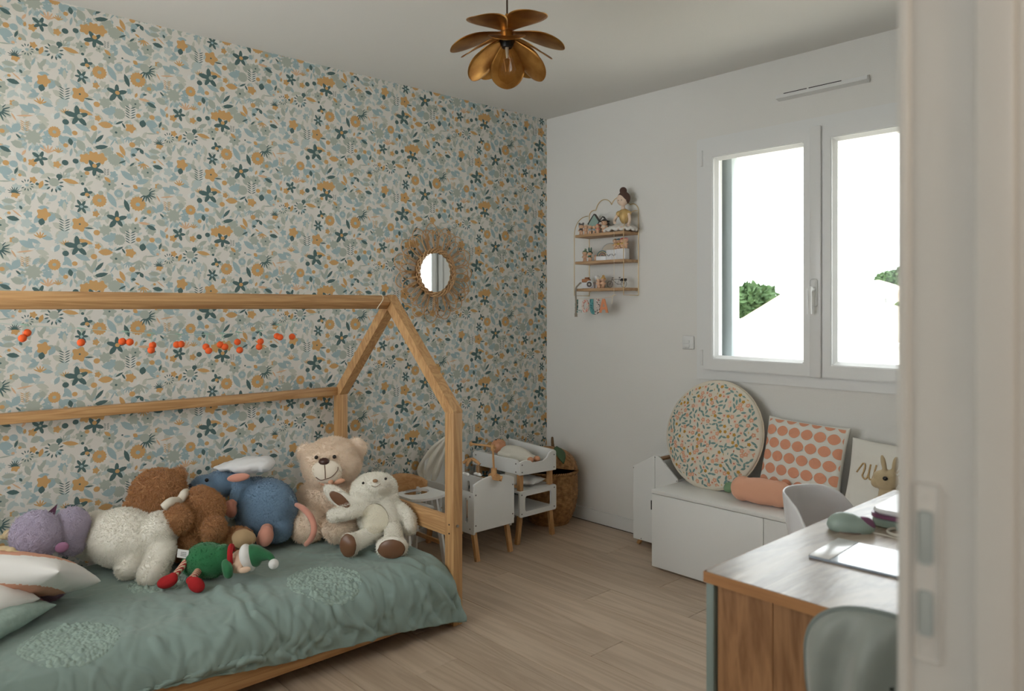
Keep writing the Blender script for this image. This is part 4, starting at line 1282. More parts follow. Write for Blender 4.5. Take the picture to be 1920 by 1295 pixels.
# ---- baby doll on the table
dl = thing('baby_doll', 'baby doll in white clothes lying on the doll changing table', 'doll', (.25, -.5, .40))
vin = M('doll_vinyl', (206, 148, 112), .5)
part('body', blob('body', lambda b: (ell(b, (.14, -.5, .452), (.385, -.505, .43), .052), sph(b, (.2, -.5, .445), (.07, .055, .045)), sph(b, (.2, -.545, .44), (.06, .025, .025)), sph(b, (.2, -.455, .44), (.06, .025, .025)), sph(b, (.34, -.53, .425), (.06, .03, .03)), sph(b, (.34, -.475, .425), (.06, .03, .03))), .006), M('doll_suit', (226, 221, 208), .9, bump=.3), dl, ang=180)
part('head', blob('head', lambda b: (sph(b, (.095, -.5, .468), (.048, .042, .043)), sph(b, (.10, -.5, .508), (.008, .008, .008)), sph(b, (.095, -.54, .465), (.01, .01, .012)), sph(b, (.12, -.515, .492), (.016, .014, .012)), sph(b, (.12, -.485, .492), (.016, .014, .012))), .004), vin, dl, ang=180)
for y in (-.516, -.484):
    part('eye', sph(B(), (.092, y, .508), .0045, sub=2), dark_eye, dl)
for y in (-.528, -.478):
    part('foot', ell(B(), (.375, y, .43), (.415, y, .442), .018), vin, dl)

dl.location.z += .007

# ---- doll high chair behind the foot of the bed
hc_ = thing('doll_high_chair', 'white doll high chair with a wooden back, behind the foot of the bed', 'doll chair', (.33, -1.27, 0))
HX, HY = .30, -1.27
tl_ = []
for i in range(21):
    a = R(-180 + 180 * i / 20)
    tl_.append((HY + .115 * math.cos(a), -0 + .1 * -math.sin(a)))
bm = B()
prism(bm, [(-.02, -.105)] + [(.13 + .05 * math.cos(R(a)), .105 * math.sin(R(a))) for a in range(-80, 81, 16)] + [(-.02, .105)], .012, plane_m((HX + .02, HY, .372), (1, 0, 0), (0, 1, 0)), [[(.03 + .055 * math.cos(R(a)), .07 * math.sin(R(a))) for a in range(0, 360, 20)]])
part('tray', bm, mdf, hc_, smooth=False)
P = []
for i in range(13):
    a = R(90 + 180 * i / 12)
    P.append([Vector((HX - .01 + .105 * math.cos(a), HY + .105 * math.sin(a), z)) for z in (.31, .35, .395 + .03 * math.sin(math.pi * i / 12), .41 + .035 * math.sin(math.pi * i / 12))])
bk = part('backrest', grid_mesh('b', P), beech[1], hc_, ang=180)
mo = bk.modifiers.new('t', 'SOLIDIFY'); mo.thickness = .009
part('seat', bev(prism(B(), rrect(HX - .10, HY - .10, HX + .10, HY + .10, .03), .012, Matrix.Translation((0, 0, .285)))), mdf, hc_, smooth=False)
for sx in (-1, 1):
    for sy in (-1, 1):
        bm = B(); beam(bm, (HX + .065 * sx + .02, HY + .085 * sy, .374), (HX + .135 * sx + .02, HY + .105 * sy, 0), .03, .013, (0, 1, 0), .002)
        for w in bm.verts: w.co.z = max(w.co.z, 0)
        part('leg', bm, mdf, hc_)
for sy in (-1, 1):
    part('cross_rail', box(B(), (HX - .08, HY + sy * .097 - .006, .12), (HX + .12, HY + sy * .097 + .006, .14), .002), beech[0], hc_)
leaf_g = M('printed_green', (92, 120, 104), .7)
for k in range(3):
    part('printed_leaf', sph(B(), (HX + .085, HY - .02 + .012 * k, .384 + .0), (.004, .008, .001), (0, 0, k), 2), leaf_g, hc_)

# ---- wicker basket with a lifted lid and a felt leaf
BC = Vector((.208, -.186, 0))
bk_ = thing('wicker_basket', 'round wicker basket with a domed lid ajar in the corner', 'basket', (.208, -.186, 0))
def weave(prof, nst, rows, amp, mat, c):
    """lathe whose skin alternates over and under upright stakes"""
    L = [Vector((r, z)) for r, z in prof]
    seg = nst * 4; n = rows * 3
    vs, fs = [], []
    for i in range(n + 1):
        t = i / n * (len(L) - 1); k = min(int(t), len(L) - 2); f_ = t - k
        r, z = L[k].lerp(L[k + 1], f_)
        row = i // 3; ph = (i % 3 == 1)
        for j in range(seg):
            a = 2 * math.pi * j / seg
            o_ = amp * math.cos(2 * math.pi * j / 8 + (math.pi if row % 2 else 0)) * (1 if ph else .25) + (amp * .8 if ph else 0)
            vs.append(tuple(c + mat @ Vector(((r + o_) * math.cos(a), (r + o_) * math.sin(a), z))))
    for i in range(n):
        for j in range(seg):
            q = (j + 1) % seg
            fs.append((i * seg + j, i * seg + q, (i + 1) * seg + q, (i + 1) * seg + j))
    return vs, fs
wick = M('wicker', (186, 140, 88), .6, c2=(138, 96, 54), vscale=40)
I3 = Matrix()
prof = [(.0, .004), (.115, .004), (.133, .03), (.153, .08), (.166, .14), (.17, .19), (.168, .25), (.165, .305)]
part('body', weave(prof[1:], 44, 26, .0024, I3, BC), wick, bk_, ang=180)
part('base', cyl(B(), BC + Vector((0, 0, 0)), BC + Vector((0, 0, .008)), .12, seg=40), wick, bk_)
bm = B()
for k in range(3):
    tube(bm, [BC + Vector(((.165 + .006 * math.cos(a * 24 + k * 2.1)) * math.cos(a), (.165 + .006 * math.cos(a * 24 + k * 2.1)) * math.sin(a), .309 + .006 * math.sin(a * 24 + k * 2.1))) for a in [2 * math.pi * i / 160 for i in range(160)]], .005, 6, True)
part('rim', bm, wick, bk_)
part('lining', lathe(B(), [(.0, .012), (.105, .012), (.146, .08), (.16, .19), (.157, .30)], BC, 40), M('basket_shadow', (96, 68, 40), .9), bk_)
lm = Matrix.Rotation(R(-11), 4, 'X')
LC = BC + Vector((.004, .004, .336))
lid = part('lid', weave([(.166, 0), (.163, .012), (.15, .045), (.125, .075), (.09, .098), (.05, .11), (.012, .115)], 40, 16, .0022, lm, LC), wick, bk_, ang=180)
tube_b = B(); tube(tube_b, spline([tuple(LC + lm @ Vector(q)) for q in ((0, 0, .11), (-.01, 0, .14), (-.035, .02, .165))], 4), [.011, .010, .010, .009, .009, .009, .008, .008, .007], 8)
part('stem', tube_b, M('stem_brown', (110, 84, 56), .8), lid)
felt = M('leaf_felt', (84, 108, 80), .95, bump=.4, bscale=300)
P = []
for i in range(15):
    t = i / 14; w = .034 * math.sin(math.pi * t ** .8) ** .8
    row = []
    for j in range(7):
        s_ = -1 + j / 3
        r = .05 + .125 * t
        p = Vector((r, s_ * w, .128 - 3.0 * r * r - .006 * abs(s_)))
        row.append(LC + lm @ (Matrix.Rotation(R(-22), 4, 'Z') @ p))
    P.append(row)
lf = part('felt_leaf', grid_mesh('leaf', P), felt, lid, ang=180)
mo = lf.modifiers.new('t', 'SOLIDIFY'); mo.thickness = .003

# ================================================================ BENCH UNDER THE WINDOW
bn = thing('storage_bench', 'long low white storage bench with plain doors under the window', 'bench', (2.025, -.2, 0))
BX0, BX1, BY = 1.125, 2.925, -.399
part('top_panel', box(B(), (BX0, BY - .001, .373), (BX1, -.013, .391), .0015), mdf, bn)
for x in (BX0, BX0 + .6 - .008, BX0 + 1.2 - .008, BX1 - .016):
    part('side_panel', box(B(), (x, BY + .02, .012), (x + .016, -.014, .3725), .001), mdf, bn)
part('bottom_panel', box(B(), (BX0 + .016, BY + .02, .012), (BX1 - .016, -.014, .03), .001), mdf, bn)
part('back_panel', box(B(), (BX0 + .016, -.022, .03), (BX1 - .016, -.0145, .372), .001), mdf, bn)
for i in range(3):
    part('door', box(B(), (BX0 + .6 * i + .0015, BY, .012), (BX0 + .6 * i + .5985, BY + .018, .370), .0012), mdf, bn)
for x in (BX0 + .05, BX0 + .6, BX0 + 1.2, BX1 - .05):
    for y in (BY + .06, -.07):
        part('foot', cyl(B(), (x, y, 0), (x, y, .012), .018, seg=16), black, bn)

# ---- house-shaped doll wardrobe
wd = thing('doll_wardrobe', 'white house-shaped doll wardrobe squeezed between the wall and the bench end', 'doll wardrobe', (.965, -.09, 0))
WY = -.165; WXL, WXC, WXR = .826, .9715, 1.117
def panel(pts, t, y): return bev(prism(B(), [(z, x) for x, z in pts], t, PY(y)), .0025)
part('door', panel([(WXL, .033), (WXC - .0008, .033), (WXC - .0008, .505), (WXL, .427)], .012, WY), mdf, wd, smooth=False)
part('door', panel([(WXC + .0008, .033), (WXR, .033), (WXR, .40), (WXC + .022, .505), (WXC + .0008, .505)], .012, WY), mdf, wd, smooth=False)
part('back_panel', panel([(WXL, .033), (WXR, .033), (WXR, .40), (WXC, .505), (WXL, .427)], .008, -.022), mdf, wd, smooth=False)
for x in (WXL, WXR - .012):
    part('side_panel', box(B(), (x, WY + .0125, .033), (x + .012, -.0225, .395), .001), mdf, wd)
part('bottom_panel', box(B(), (WXL + .012, WY + .0125, .033), (WXR - .012, -.0225, .045), .001), mdf, wd)
part('top_board', box(B(), (WXC - .01, WY + .0125, .478), (WXC + .03, -.0225, .488), .001), M('raw_board', (164, 124, 86), .7), wd)
part('handle_hole', box(B(), (WXC - .026, WY - .0006, .212), (WXC - .016, WY + .0006, .262), .0003), black, wd)
for x, d in ((WXL + .035, -.02), (WXR - .035, .02)):
    for y in (WY + .03, -.045):
        bm = B(); beam(bm, (x, y, .034), (x + d, y, 0), .02, .02, (0, 1, 0), .002)
        for w in bm.verts: w.co.z = max(w.co.z, 0)
        part('leg', bm, beech[2], wd)
screws(wd, [(WXC + .002, WY, .495), (WXR - .006, WY, .392), (WXL + .004, WY, .418), (WXL + .055, WY, .042)], (0, -1, 0), .0028)

# ---- round floral cushion leaning on the wall
CR = .272
def dome(r): return .055 * max(0, 1 - (r / CR) ** 2.6) ** .6
cm = Matrix.Translation((1.302, -.125, .391 + CR * math.cos(R(14)) - .002)) @ Matrix.Rotation(R(90 - 14), 4, 'X')   # local z towards the room
rc = thing('round_cushion', 'large round cream cushion with small floral print leaning on the wall', 'cushion', (1.302, -.18, .391), group='cushions on the bench')
bm = B()
prof = [(0.0, .055)] + [(r, dome(r)) for r in [CR * k / 16 for k in range(1, 16)]] + [(CR * .985, .016), (CR, .006), (CR, -.006), (CR * .985, -.016)] + [(r, -dome(r) * .7) for r in [CR * k / 16 for k in range(15, 0, -3)]] + [(0, -.038)]
lathe(bm, prof, (0, 0, 0), 72)
bm.transform(cm); 
for w in bm.verts: w.co += (cm.to_3x3() @ Vector((0, 0, 1))) * .003 * noise.noise(w.co * 14)
cc = part('cover', bm, M('cream_linen', (224, 215, 198), .9, bump=.25, bscale=600), rc, ang=180)
part('piping', tube(B(), [cm @ Vector((CR * 1.002 * math.cos(a), CR * 1.002 * math.sin(a), 0)) for a in [2 * math.pi * i / 72 for i in range(72)]], .004, 8, True), M('cream_piping', (220, 208, 188), .9), rc)
polys = []
CPAL = {'t': (122, 152, 147), 'p': (222, 168, 138), 'q': (234, 200, 178), 'o': (196, 150, 70), 'y': (212, 180, 120), 'r': (190, 104, 70)}
r3 = random.Random(21)
def on_dome(P, k):
    out = []
    for x, y in P:
        r = math.hypot(x, y)
        q = cm @ Vector((x, y, dome(min(r, CR * .99)) + .0006 + k * 4e-6))
        q += (cm.to_3x3() @ Vector((0, 0, 1))) * .003 * noise.noise((cm @ Vector((x, y, dome(r)))) * 14)
        out.append(tuple(q))
    return out
k = 0
pts = []
for i in range(7000):
    x, y = r3.uniform(-CR, CR), r3.uniform(-CR, CR)
    if math.hypot(x, y) > CR * .955: continue
    if all((x - a) ** 2 + (y - b) ** 2 > .0178 ** 2 for a, b in pts): pts.append((x, y))
for x, y in pts:
    ty = r3.random()
    if ty < .50: sh, c_ = motif_polys('l', r3.uniform(.024, .032), .0105, r3.uniform(0, 360)), 't'
    elif ty < .68: sh, c_ = motif_polys('b5', .012, 0, r3.uniform(0, 90)), 'p'
    elif ty < .80: sh, c_ = motif_polys('b6', .011, 0, 0), 'q'
    elif ty < .88: sh, c_ = motif_polys('b5', .0095, 0, 0), 'o'
    else: sh, c_ = motif_polys('l', .014, .005, r3.uniform(0, 360)), r3.choice('yrt')
    for Pp in sh:
        k += 1; polys.append((on_dome([(x + a, y + b) for a, b in Pp], k), CPAL[c_]))
    if ty >= .5 and ty < .8:
        k += 1; polys.append((on_dome([(x + .0035 * math.cos(a), y + .0035 * math.sin(a)) for a in [2 * math.pi * i / 7 for i in range(7)]], k), CPAL['q' if ty < .68 else 'r']))
fp = part('floral_print', print_mesh('floral_print', polys, vcol_mat('cushion_print', .9)), None, rc, smooth=False)
fp['kind'] = 'stuff'

# ---- cushion with peach dots
def cushion_thing(name, label, w, h, d, loc, rot, seed, m, pinch=.05):
    t = thing(name, label, 'cushion', loc, rot, 'cushions on the bench')
    g = pillow_geo(w, h, d, 30, pinch, .004, seed)
    c = part('cover', g, m, t, world=False, ang=180)
    return t, c, bvh_of(c.data)
lin = M('white_linen', (228, 225, 216), .9, bump=.3, bscale=600)
dc, dcc, dbv = cushion_thing('dotted_cushion', 'square white cushion with big peach dots standing on the bench', .395, .37, .095, (1.762, -.115, .586), (R(76), R(2), R(-2)), 31, lin)
polys = []
k = 0
for r_ in range(7):
    for c_ in range(7):
        x = -.20 + c_ * .0635 + (.032 if r_ % 2 else 0); y = -.185 + r_ * .062
        P = []
        for i in range(20):
            a = 2 * math.pi * i / 20
            rr = .0272 * (1 + .12 * abs(math.cos(a)) ** 6)
            P.append((x + rr * .94 * math.cos(a), y + rr * .93 * math.sin(a)))
        if all(abs(px_) > .193 or abs(py_) > .18 for px_, py_ in P): continue
        Q = []
        for px_, py_ in P:
            px_ = max(-.19, min(.19, px_)); py_ = max(-.178, min(.178, py_))
            h_, n_, i_, _ = dbv.ray_cast(Vector((px_ * .965, py_ * .965, .3)), Vector((0, 0, -1)))
            if h_ is None: Q = []; break
            Q.append(h_ + Vector((0, 0, .0022)))
        if not Q: continue
        cen = sum(Q, Vector()) / len(Q)
        h_, n_, i_, _ = dbv.ray_cast(Vector((cen.x, cen.y, .3)), Vector((0, 0, -1)))
        cen = h_ + Vector((0, 0, .0026))
        for i in range(len(Q)):
            polys.append(([tuple(cen), tuple(Q[i]), tuple(Q[(i + 1) % len(Q)])], (222, 158, 128)))
pm_ = print_mesh('dot_print', polys, vcol_mat('dot_print', .9))
dp = part('dot_print', pm_, None, dc, smooth=False, world=False); dp['kind'] = 'stuff'

# ---- white cushion with knitted wire lettering
wc, wcc, wbv = cushion_thing('lettered_cushion', 'white cushion with tan cord lettering at the right end of the bench', .42, .33, .09, (2.185, -.135, .556), (R(74), R(2), R(0)), 37, lin)
inv = MW[wc.name].inverted()
cord = M('tan_cord', (188, 160, 116), .8)
for L in ([(435, 600), (500, 510), (550, 450), (580, 490), (552, 600), (530, 665), (570, 718), (612, 695), (650, 590), (675, 470), (640, 640), (650, 715), (700, 725), (740, 610), (775, 480)],
          [(1120, 625), (1200, 565), (1270, 600), (1272, 680), (1250, 760), (1180, 805), (1118, 770), (1130, 690), (1195, 655), (1268, 670), (1330, 610), (1395, 590)],
          [(1440, 640), (1390, 740), (1350, 780), (1360, 830), (1400, 850)]):
    P = []
    for x, y in L:
        u, v = 1560 + x / 9.25, 820 + y / 9.25
        o_ = inv @ CAM; d_ = (inv.to_3x3() @ ray(u, v)).normalized()
        h_, n_, i_, _ = wbv.ray_cast(o_, d_)
        if h_ is not None: P.append(h_ + n_ * .003)
    if len(P) > 2: part('cord_lettering', tube(B(), spline([tuple(p) for p in P], 5), .0034, 7), cord, wc, world=False)

# ---- peach fruit-shaped bolster with a green leaf end
fb = thing('fruit_bolster', 'peach fruit-shaped bolster cushion with a green leaf tip lying on the bench', 'cushion', (1.63, -.27, .391), group='cushions on the bench')
pe = M('peach_velour', (228, 170, 140), .9, bump=.2, bscale=400, sheen=.2)
me = blob('body', lambda b: (ell(b, (1.495, -.285, .452), (1.80, -.245, .452), .060), sph(b, (1.555, -.277, .452), (.055, .055, .058)), sph(b, (1.64, -.266, .452), (.08, .058, .061)), sph(b, (1.72, -.255, .452), (.07, .056, .06))), .006)
settle(me, .392)
bb_ = part('body', me, pe, fb, ang=180); fbv = bvh_of(me)
part('leaf_tip', blob('leaf_tip', lambda b: (ell(b, (1.465, -.29, .432), (1.52, -.282, .462), .024), ell(b, (1.47, -.29, .462), (1.515, -.282, .436), .018)), .004), M('leaf_green', (120, 150, 116), .9), fb)
r4 = random.Random(3)
sm2 = M('seed_stitch', (196, 128, 96), .8); sm3 = M('seed_olive', (150, 140, 92), .8)
for i in range(26):
    u, v = 1384 + (i % 9) * 9 + r4.uniform(-2, 2), 908 + (i // 9) * 10 + r4.uniform(-2, 2)
    p, n = hit(fbv, u, v)
    if (p - Vector((1.63, -.27, .45))).length < .2:
        part('seed_stitch', ell(B(), p - UP * .006, p + UP * .006, .0016, sub=1), sm3 if i < 5 else sm2, fb)

# ---- rabbit figure
RB = (196, 176, 140)
def f(bm):
    c = Vector((2.215, -.30, .392))
    sph(bm, c + Vector((0, 0, .075)), (.062, .058, .078)); sph(bm, c + Vector((-.005, -.005, .15)), (.036, .036, .05))
    sph(bm, c + Vector((-.01, -.01, .215)), (.046, .04, .042)); sph(bm, c + Vector((-.042, -.018, .20)), (.024, .022, .022)); sph(bm, c + Vector((-.03, -.016, .228)), (.028, .026, .022))
    ell(bm, c + Vector((-.008, -.02, .24)), c + Vector((-.020, -.028, .318)), .016, flat=.6)
    ell(bm, c + Vector((.014, .006, .24)), c + Vector((.024, .004, .312)), .017, flat=.6)
    sph(bm, c + Vector((-.045, -.03, .03)), (.04, .022, .03)); sph(bm, c + Vector((-.045, .03, .03)), (.04, .022, .03))
    sph(bm, c + Vector((-.045, -.02, .11)), (.016, .014, .034)); sph(bm, c + Vector((.06, 0, .05)), (.024, .024, .024))
rb, rbb, rbv = plush('rabbit_figure', 'tan rabbit figure with a black eye sitting in front of the lettered cushion', 'figurine', f, RB, .005, 2, z=.392, group='', skin=RB)
p, n = hit(rbv, 1660, 897)
part('eye', sph(B(), p + n * .002, (.010, .010, .009), sub=2), dark_eye, rb)

# ================================================================ DESK
dk = thing('desk', 'wooden desk with a sage green corner leg and plank end panel, in the right foreground', 'desk', (2.82, -1.58, 0))
DX0, DX1, DY0, DY1 = 2.518, 3.122, -2.087, -1.074
top_m = wood('desk_top', (186, 170, 152), (130, 110, 92), 1, 7, .38, 6, .7, bump=.7, coat=.30)
edge_m = wood('desk_edge', (186, 134, 86), (160, 108, 64), 0, 10, .45, 10, .9)
side_m = wood('desk_panel', (168, 124, 84), (128, 88, 54), 2, 9, .5, 9, .9, rand=.1)
bm = prism(B(), rrect(DX0 + .001, DY0 + .001, DX1 - .001, DY1 - .001, .012), .0225, Matrix.Translation((0, 0, .7278)))
part('desk_top', bev(bm, .001), top_m, dk, smooth=False)
for lo, hi in (((DX0, DY0, .7275), (DX1, DY0 + .0012, .7495)), ((DX0, DY1 - .0012, .7275), (DX1, DY1, .7495)), ((DX0, DY0 + .0013, .7275), (DX0 + .0012, DY1 - .0013, .7495))):
    part('edge_band', box(B(), lo, hi), edge_m, dk, smooth=False)
sage = M('sage_metal', (134, 148, 142), .45)
for y in (DY0 + .004, DY1 - .03):
    for x in (DX0 + .004, DX1 - .022):
        part('leg', box(B(), (x, y, 0), (x + .018, y + .026, .7272), .0015), sage, dk)
for ya in (DY0 + .012, DY1 - .026):
    xs = [DX0 + .026, DX0 + .148, DX0 + .262, DX0 + .40, DX1 - .026]
    for a, b in zip(xs, xs[1:]):
        part('plank', box(B(), (a, ya, .06), (b - .001, ya + .014, .727), .0008, 1), side_m, dk, smooth=False)
part('cross_bar', box(B(), (DX0 + .05, DY0 + .03, .60), (DX0 + .066, DY1 - .03, .70), .001), edge_m, dk)

# things on the desk
ZT = .7505
sg_p = M('sage_plastic', (150, 168, 158), .4); pu_p = M('purple_plastic', (122, 74, 104), .35); wh_p = M('white_plastic', (226, 226, 228), .25)
lt = thing('toy_laptop', 'closed white and sage toy laptop with a purple stripe lying on the desk', 'toy laptop', (2.80, -1.37, ZT), (0, 0, R(3)))
part('base', bev(prism(B(), rrect(-.19, -.13, .19, .13, .035), .022), .004), sg_p, lt, world=False)
part('stripe', prism(B(), rrect(-.192, -.132, .192, .132, .036), .009, Matrix.Translation((0, 0, .0225))), pu_p, lt, world=False)
part('lid', bev(prism(B(), rrect(-.188, -.128, .188, .128, .034), .012, Matrix.Translation((0, 0, .032))), .004), wh_p, lt, world=False)
for i, (x, y) in enumerate(((.02, .03), (.06, .05), (.1, .04))):
    part('emblem_dot', cyl(B(), (x, y, .0438), (x, y, .0448), .012, seg=16), pu_p if i == 1 else sg_p, lt, world=False)
ms_ = thing('toy_mouse', 'sage computer mouse with a purple button beside the toy laptop', 'mouse', (2.606, -1.585, ZT), (0, 0, R(-62)))
def mouse(b): sph(b, (0, 0, .012), (.032, .055, .026)); sph(b, (0, -.012, .014), (.033, .042, .030))
me = blob('shell', mouse, .003, 2)
for w in me.vertices: w.co.z = max(w.co.z, 0.0)
part('shell', me, sg_p, ms_, world=False, ang=180)
part('button', blob('button', lambda b: sph(b, (0, .03, .016), (.021, .025, .0215)), .003), pu_p, ms_, world=False)
part('base', cyl(B(), (0, -.004, -.0), (0, -.004, .003), .036, seg=30), M('mouse_base', (120, 104, 92), .5), ms_, world=False)
cb_ = M('cream_cable', (206, 200, 186), .5)
dsk = lambda u, v: at(u, v, (1.293 - ZT) * 1402 / (v - 576))
pts = [dsk(1624, 999), dsk(1650, 1003), dsk(1690, 1013), dsk(1730, 1018)]
pts = [(p.x, p.y, ZT + .003) for p in pts]
part('cable', tube(B(), spline(pts, 6), .0018, 6), cb_, ms_)
c0 = dsk(1688, 1001)
part('cable_loop', tube(B(), [(c0.x + .026 * math.cos(a), c0.y + .034 * math.sin(a), ZT + .005) for a in [2 * math.pi * i / 30 for i in range(30)]], .0036, 8, True), cb_, ms_)
pd = thing('drawing_tablet', 'thin shiny grey tablet with a white strip lying flat on the desk', 'tablet', (2.74, -1.76, ZT), (0, 0, R(3)))
part('body', bev(prism(B(), rrect(-.118, -.085, .22, .085, .006), .005), .001), M('tablet_grey', (158, 170, 186), .12, coat=.5), pd, world=False, smooth=False)
part('white_strip', box(B(), (-.117, -.083, .0052), (-.072, .083, .0062), .0004), M('tablet_white', (236, 236, 236), .2), pd, world=False)

# white moulded chair
ch = thing('shell_chair', 'white moulded plastic shell chair pushed under the desk', 'chair', (2.44, -1.275, 0))
def chair_top(a):
    a = abs(a)
    return np.interp(a, [0, 40, 55, 80, 110, 130], [.754, .752, .735, .65, .60, .56])
P = []
for i in range(61):
    a = -130 + 260 * i / 60
    th = R(180 + a)
    row = []
    zt = chair_top(a)
    for j in range(15):
        t = j / 14
        z = .44 + (zt - .44) * t
        r = .130 + .040 * math.sin(t * 1.5)
        k = 1.0 if abs(a) < 90 else 1 - .1 * (abs(a) - 90) / 40
        row.append(Vector((2.475 + r * .95 * math.cos(th) - .03 * t * (abs(a) < 60) * math.cos(R(a * 1.5)), -1.275 + r * 1.0 * k * math.sin(th), z)))
    P.append(row)
sh = part('shell', grid_mesh('shell', P), wh_p, ch, ang=180)
mo = sh.modifiers.new('t', 'SOLIDIFY'); mo.thickness = .008; mo.offset = 1
mo = sh.modifiers.new('s', 'SUBSURF'); mo.levels = 1; mo.render_levels = 1
part('seat', cyl(B(), (2.475, -1.275, .425), (2.475, -1.275, .45), .115, .132, 40), wh_p, ch)
for sx in (-1, 1):
    for sy in (-1, 1):
        part('leg', cyl(B(), (2.475 + .14 * sx, -1.275 + .14 * sy, 0), (2.475 + .07 * sx, -1.275 + .07 * sy, .43), .011, .016, 12), beech[2], ch)

# small upholstered chair by the doorway
gc = thing('padded_chair', 'small chair with a rounded grey pleated back in the doorway corner', 'chair', (2.985, -2.33, 0))
gf = M('grey_velvet', (150, 158, 152), .42, sheen=.6, bump=.15, bscale=500)
def egg(k=1.0, n=48):
    o = []
    for i in range(n):
        a = 2 * math.pi * i / n
        x, z = math.cos(a), math.sin(a)
        sx, sz = .138, (.098 if z > 0 else .19)
        e = 2.4
        x = math.copysign(abs(x) ** (2 / e), x); z = math.copysign(abs(z) ** (2 / e), z)
        o.append((x * sx * k, z * sz * k))
    return o
CZ = .742; CXX = 2.962
P = []
KS = [0.02] + [i / 16 for i in range(1, 15)] + [.91, .95, .98, 1.0]
for k in KS:
    row = []
    for i, (x, z) in enumerate(egg(k, 128) + egg(k, 128)[:1]):
        fold = (.013 * math.sin(x * 78 - z * 20 + 1.2) + .006 * math.sin(x * 47 + z * 14)) * (1 - k ** 4)
        row.append(Vector((CXX + x, -2.262 - .034 * math.sqrt(max(0, 1 - k * k)) + fold - .04 * (z + .05), CZ + z)))
    P.append(row)
bkp = part('back_pad', grid_mesh('p', P), gf, gc, ang=180)
Pb = [[Vector((p.x, -2.262 + (-2.262 - p.y) * .3 + .028 * math.sqrt(max(0, 1 - kk * kk)) - .05 * (p.z - CZ + .05), p.z)) for p in row] for kk, row in zip(KS, P)]
part('back_shell', (grid_mesh('p', Pb)[0], [q[::-1] for q in grid_mesh('p', Pb)[1]]), gf, gc, ang=180)
part('piping', tube(B(), [(CXX + x, -2.262 - .04 * (z + .05), CZ + z) for x, z in egg(1.0, 72)], .0048, 8, True), M('grey_piping', (126, 136, 132), .6), gc)
part('seat', place(pillow_geo(.29, .20, .07, 18, .04), (2.965, -2.38, .43), (0, 0, 0)), gf, gc, ang=180)
for x in (2.85, 3.08):
    part('back_post', tube(B(), [(x, -2.252, .40), (x * .6 + CXX * .4, -2.254, .62)], .009, 10), steel_dark, gc)
    for y in (-2.46, -2.29):
        part('leg', cyl(B(), (x, y, 0), (x, y, .405), .010, .013, 12), beech[2], gc)

# ================================================================ WALL SHELF AND WHAT STANDS ON IT
brass = M('brass_wire', (220, 194, 148), .45, .55)
shw = wood('shelf_wood', (196, 160, 122), (172, 136, 100), 0, 16, .55, 12, .9)
SX0, SX1, SD = .366, .738, -.137
ws = thing('wall_shelf', 'brass wire wall shelf with three wooden boards and a cloud-shaped top', 'shelf', (.552, 0, 1.362))
for x in (SX0, SX1):
    pts = [(x, -.004, 1.362), (x, SD, 1.362), (x, SD, 1.70)] + [(x, SD + .133 * (1 - math.cos(R(a))), 1.72 + .125 * math.sin(R(a))) for a in range(0, 91, 10)] + [(x, -.004, 1.362)]
    part('side_wire', tube(B(), pts, .0023, 8), brass, ws)
def arc(cx_, cz_, r_, a0, a1, n=10): return [(cx_ + r_ * math.cos(R(a0 + (a1 - a0) * i / n)), -.005, cz_ + r_ * math.sin(R(a0 + (a1 - a0) * i / n))) for i in range(n + 1)]
cl = [(SX0, -.005, 1.845)] + arc(.405, 1.838, .04, 160, 70, 6) + arc(.485, 1.872, .062, 165, 25, 12) + arc(.60, 1.875, .062, 155, 25, 12) + arc(.695, 1.842, .045, 110, 5, 6)
part('cloud_wire', tube(B(), cl, .0025, 8), brass, ws)
ZB = (1.722, 1.564, 1.404)
for z in ZB:
    part('shelf_board', box(B(), (SX0 + .003, SD + .003, z - .016), (SX1 - .003, -.004, z), .0015), shw, ws)
for x in (SX0 + .012, SX1 - .012):
    part('wall_hook', tube(B(), [(x + .006 * math.cos(R(a)), -.006, 1.392 + .006 * math.sin(R(a))) for a in range(0, 330, 30)], .002, 6), brass, ws)

